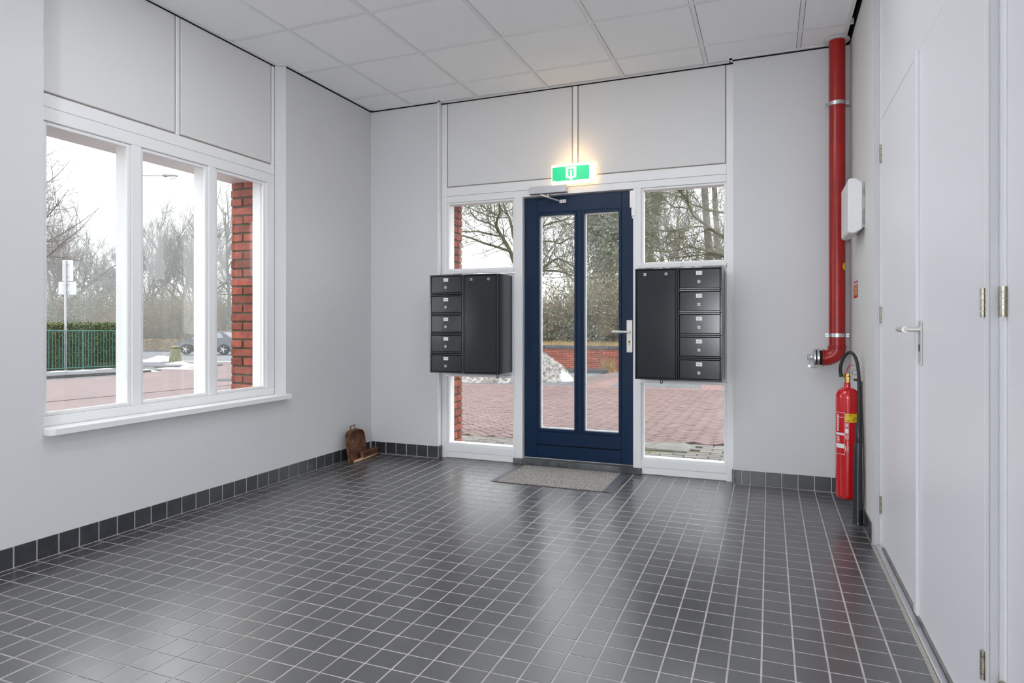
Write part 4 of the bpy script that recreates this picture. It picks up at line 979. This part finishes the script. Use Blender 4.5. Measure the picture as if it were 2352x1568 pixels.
# two old mossy trees close to the house: limbs drawn point by point
def hero(name, trunk, limbs, label, seed, z0, twigs):
    R = random.Random(seed); base = trunk[0]
    e = tag(empty(name, base), label, 'tree')
    MB().tube(smooth_path([p - base for p in trunk], 1), [.26] * 3 + [.22] * 40 if False else [.24 - .14 * i / (len(smooth_path(trunk, 1)) - 1) for i in range(len(smooth_path(trunk, 1)))], 12).build('trunk', M['mossbark'], e, smooth=.9)
    tw = Tree(seed)
    for (pts, z1, z2, r1, r2) in limbs:
        n = len(pts); P = [at(x, y, z1 + (z2 - z1) * i / (n - 1)) - base for i, (x, y) in enumerate(pts)]
        S = smooth_path(P, 2); m_ = len(S)
        r1, r2 = r1 * .5, r2 * .5
        MB().tube(S, [r1 + (r2 - r1) * i / (m_ - 1) for i in range(m_)], 7).build('limb', M['mossbark'], e, smooth=.9)
        for k in range(twigs):
            i = R.randrange(1, m_ - 1); d = (S[i + 1] - S[i]).normalized(); f = 1 - i / m_
            nd = (d * .7 + Vector((R.gauss(0, .6), R.gauss(0, .6), R.gauss(.25, .5)))).normalized()
            tw.limb(S[i], nd, R.uniform(.5, 1.4), .004 + r1 * .16 * (.4 + .6 * f), 1, .8, .12, (0, 5, 4), .20, .4)
    o = tw.m.build('twigs', M['mossbark'], e, fix=False); tag(o, kind='stuff')
    return e
zA = 15.0
tA = [Vector(gp(at(1213, 742, zA).x, at(1213, 742, zA).y, -.1)), at(1213, 700, zA), at(1210, 640, zA), at(1204, 600, zA), at(1212, 480, zA), at(1218, 330, zA), at(1222, 180, zA + .3)]
LA = [([(1206, 640), (1181.8, 607), (1171.6, 574), (1157.6, 552), (1144.8, 529), (1138.4, 517.8), (1144.8, 494.8), (1149.9, 482), (1143.5, 455)], zA, zA - 1.2, .11, .035),
      ([(1171, 577), (1136, 565), (1111.6, 558.6), (1084.8, 547), (1063, 541), (1035, 536)], zA - .5, zA - 2, .065, .03),
      ([(1153, 544), (1127, 538), (1096, 531), (1081, 532.5), (1064, 532), (1040, 528)], zA - .7, zA - 1.0, .045, .02),
      ([(1141, 524), (1122, 511), (1106.5, 509), (1086, 497), (1077, 474), (1070, 455)], zA - .8, zA + .2, .045, .02),
      ([(1206, 640), (1181.8, 556), (1174, 514), (1167.8, 495), (1157.5, 476), (1152, 440)], zA, zA + 1.2, .085, .04),
      ([(1148.6, 496), (1122, 484.6), (1101, 468), (1080, 445)], zA - 1, zA - 1.2, .035, .02),
      ([(1170, 500), (1140, 500), (1120, 495), (1060, 470)], zA + .8, zA + .4, .03, .015),
      ([(1206, 650), (1241.6, 620.5), (1268, 598), (1285, 592), (1318, 613), (1345, 630)], zA, zA - 1.4, .075, .025),
      ([(1210, 630), (1242.6, 621.6), (1280.5, 620.5), (1318, 634), (1370, 640)], zA, zA + 1, .065, .025),
      ([(1208, 560), (1240, 525), (1261.6, 512), (1300, 505), (1318, 490), (1360, 470)], zA, zA + .6, .06, .025),
      ([(1208, 570), (1242.6, 553), (1268, 554), (1285, 560.5), (1310, 546), (1345, 535)], zA, zA - .8, .05, .02),
      ([(1212, 500), (1250, 490), (1275, 500), (1320, 520)], zA, zA - .5, .045, .015)]
hero('mossy_tree', tA, LA, 'old mossy tree with crooked limbs standing beside the snow heap', 71, zA, 18)
zB = 12.5
bB = at(1735, 742, zB)
tB = [Vector(gp(bB.x, bB.y, -.1)), at(1735, 700, zB), at(1730, 640, zB), at(1738, 560, zB), at(1735, 460, zB), at(1742, 300, zB)]
LB = [([(1732, 590), (1664, 545), (1630.7, 525), (1621, 516), (1597, 501), (1584, 481), (1580, 461), (1577, 455.5), (1558, 434), (1540, 410)], zB, zB - .8, .075, .018),
      ([(1732, 630), (1664, 589), (1644, 581), (1610.6, 573), (1580, 565), (1563.7, 572), (1537, 577), (1506, 577), (1470, 570)], zB, zB - 1.2, .065, .015),
      ([(1622.6, 521), (1598.5, 519), (1570, 526.5), (1550, 528), (1537, 533), (1517, 529), (1490, 525)], zB - .4, zB + .4, .035, .012),
      ([(1736, 510), (1664, 488), (1622.6, 482), (1613, 475.6), (1596, 474), (1578.5, 459.5), (1560, 440)], zB, zB + .6, .05, .015),
      ([(1582.5, 480), (1563.7, 475.6), (1545, 475.6), (1526, 455.5), (1510, 439.5), (1490, 420)], zB - .6, zB - .2, .028, .012),
      ([(1664, 590), (1620, 583), (1590, 588), (1560, 590), (1500, 600)], zB, zB - .6, .03, .012)]
hero('mossy_tree', tB, LB, 'mossy tree whose limbs reach into view from the right behind the letter boxes', 72, zB, 20)
# ivy-clad trunks
def ivy_tree(pts, z, r, rl, nl, label, seed):
    R = random.Random(seed); P = [at(x, y, z) for x, y in pts]; P[0] = Vector(gp(P[0].x, P[0].y, -.1)); base = P[0]
    e = tag(empty('ivy_tree', base), label, 'tree'); S = smooth_path([p - base for p in P], 2); m_ = len(S)
    MB().tube(S, [r * (1 - .5 * i / m_) for i in range(m_)], 9).build('trunk', M['bark'], e, smooth=.9)
    mb = MB()
    for k in range(nl):
        i = R.randrange(0, m_ - 1); c = S[i].lerp(S[i + 1], R.random()); a = R.uniform(0, 2 * PI); q_ = abs(R.gauss(0, .55)) * rl + r * .8
        c = c + Vector((math.cos(a) * q_, math.sin(a) * q_, R.gauss(0, .15)))
        v = Vector((R.gauss(0, 1), R.gauss(0, 1), R.gauss(0, 1))).normalized() * R.uniform(.04, .075); b = v.orthogonal().normalized() * v.length * .8
        mb.add([c - v, c - b, c + v, c + b], [(0, 1, 2, 3)])
    if nl: tag(mb.build('ivy_leaves', M['ivy'], e, fix=False), kind='stuff')
    return e
ivy_tree([(1488, 800), (1490, 600), (1489, 530), (1497, 497), (1505, 437), (1513, 300), (1518, 150)], 22, .20, .24, 3200, 'leaning trunk wrapped in ivy behind the right side window', 81)
ivy_tree([(1402, 800), (1400, 650), (1398, 571), (1409, 487), (1414, 350), (1418, 150)], 23, .24, .40, 5500, 'thick ivy covered trunk seen in the right door pane', 82)
ivy_tree([(1392, 800), (1388, 650), (1377, 554), (1365, 489), (1352, 350), (1345, 150)], 24, .22, .36, 5000, 'ivy covered trunk leaning left in the right door pane', 83)
ivy_tree([(1638, 800), (1634, 650), (1628, 570), (1617, 430), (1610, 250)], 26, .20, .5, 0, 'straight grey trunk behind the right side window', 84)
ivy_tree([(1654, 800), (1652, 650), (1648, 560), (1640, 430), (1636, 250)], 29, .17, .5, 0, 'second straight grey trunk at the right edge of the side window', 85)
# thicket and dry grass behind the garden wall
def thicket(seed, n, h, m, leaves):
    t = Tree(seed); R = t.r
    for k in range(n):
        a = R.uniform(0, 2 * PI); q_ = R.uniform(0, .9); d = Vector((math.cos(a) * .5, math.sin(a) * .5, 1))
        t.limb(Vector((math.cos(a) * q_, math.sin(a) * q_, -.1)), d, h * R.uniform(.6, 1.1), .012, 1, .7, .02, (0, 5, 5), .22, .4)
    pts = t.m.v[:]
    for k in range(leaves):
        c = Vector(R.choice(pts)) + Vector((R.gauss(0, .06), R.gauss(0, .06), R.gauss(0, .06)))
        v = Vector((R.gauss(0, 1), R.gauss(0, 1), R.gauss(0, 1))).normalized() * R.uniform(.02, .05); b = v.orthogonal().normalized() * v.length * .6
        t.m.add([c - v, c - b, c + v, c + b], [(0, 1, 2, 3)])
    return t.m.mesh('thicket', m, fix=False)
thA = [thicket(91, 60, 2.6, M['bush'], 3500), thicket(92, 60, 2.2, M['ivy'], 6000), thicket(93, 70, 3.0, M['bush'], 2500)]
random.seed(23)
GT = 'thicket shrubs behind the garden wall'
for k in range(34):
    px = 1000 + k * 22 + random.uniform(-10, 10); z = random.uniform(19.9, 24); q = at(px, 742, z)
    if q.y < 16.6: q.y = 16.6 + random.uniform(0, .8)
    hh = 2.1 if px < 1325 else (3.4 if px < 1470 else 2.6)
    put(thA[k % 3], 'thicket_shrub', (q.x, q.y, .12), random.uniform(0, 6.3), hh * random.uniform(.8, 1.15) / max(v.co.z for v in thA[k % 3].vertices), 'tangled brown green shrub of the thicket behind the garden wall', 'shrub', GT)
GU = 'brushwood along the far side of the road'
for k in range(56):
    px = 30 + k * 11 + random.uniform(-8, 8); z = random.uniform(56, 76); q = at(px, 742, z)
    put(thA[(k * 2) % 3], 'brushwood_shrub', gp(q.x, q.y), random.uniform(0, 6.3), random.uniform(5.0, 8.0) / max(v.co.z for v in thA[(k * 2) % 3].vertices), 'tangled brushwood shrub across the road below the bare trees', 'shrub', GU)
sheet('wood_bank', M['soil'], [(-7, 14.2), (9, 14.2), (12, 40), (-12, 40)], .62)
def tuft(seed, n, h, spread):
    R = random.Random(seed); mb = MB()
    for k in range(n):
        x, y = R.gauss(0, spread), R.gauss(0, spread * .5); dx, dy = R.gauss(0, .1), R.gauss(0, .1); hh = h * R.uniform(.5, 1.2); ww = .006
        mb.add([(x - ww, y, 0), (x + ww, y, 0), (x + dx, y + dy, hh)], [(0, 1, 2)])
    return mb
g_ = tuft(5, 9000, .20, 1); g_.v = [(v[0] * 0 + v[0], v[1], v[2]) for v in g_.v]
R5 = random.Random(6); mb = MB()
for k in range(9000):
    x, y = R5.uniform(-6.5, 6), 14.29 + abs(R5.gauss(0, .4)); hh = R5.uniform(.06, .22); ww = .008; dx = R5.gauss(0, .06)
    mb.add([(x - ww, y, WT - .12), (x + ww, y, WT - .12), (x + dx, y + abs(R5.gauss(0, .05)), WT - .06 + hh)], [(0, 1, 2)])
tag(mb.build('dry_grass_strip', M['drygrass'], None, fix=False), 'dry straw coloured grass along the top of the garden wall', 'grass', kind='stuff')
q = ground(1399, 853); tf = tuft(8, 160, .42, .10).build('dry_grass_tuft', M['drygrass'], None, fix=False, loc=(q.x, q.y - .1, gz(q.x, q.y) - .01))
tag(tf, 'dry straw coloured grass tuft at the foot of the garden wall', 'grass tuft')
hedge('low_beech_hedge', -75, -12, 34.0, 35.2, .95, M['beech'], 15000, 'low brown beech hedge along the far side of the road', 'hedge', 27, M['soil'], .09)

# thin winter mist lying over the wood and the road
hz = bpy.data.materials.new('winter_mist'); hz.use_nodes = True; hn = hz.node_tree; hn.nodes.remove(hn.nodes['Principled BSDF'])
vs_ = hn.nodes.new('ShaderNodeVolumeScatter'); vs_.inputs['Color'].default_value = (1, 1, 1, 1); vs_.inputs['Density'].default_value = .0065
hn.links.new(vs_.outputs[0], hn.nodes['Material Output'].inputs['Volume'])
o = B('winter_mist', hz, None, -115, 65, 15.6, 115, -4, 45)
tag(o, 'thin pale winter mist hanging over the wood and the road', 'mist', kind='stuff')
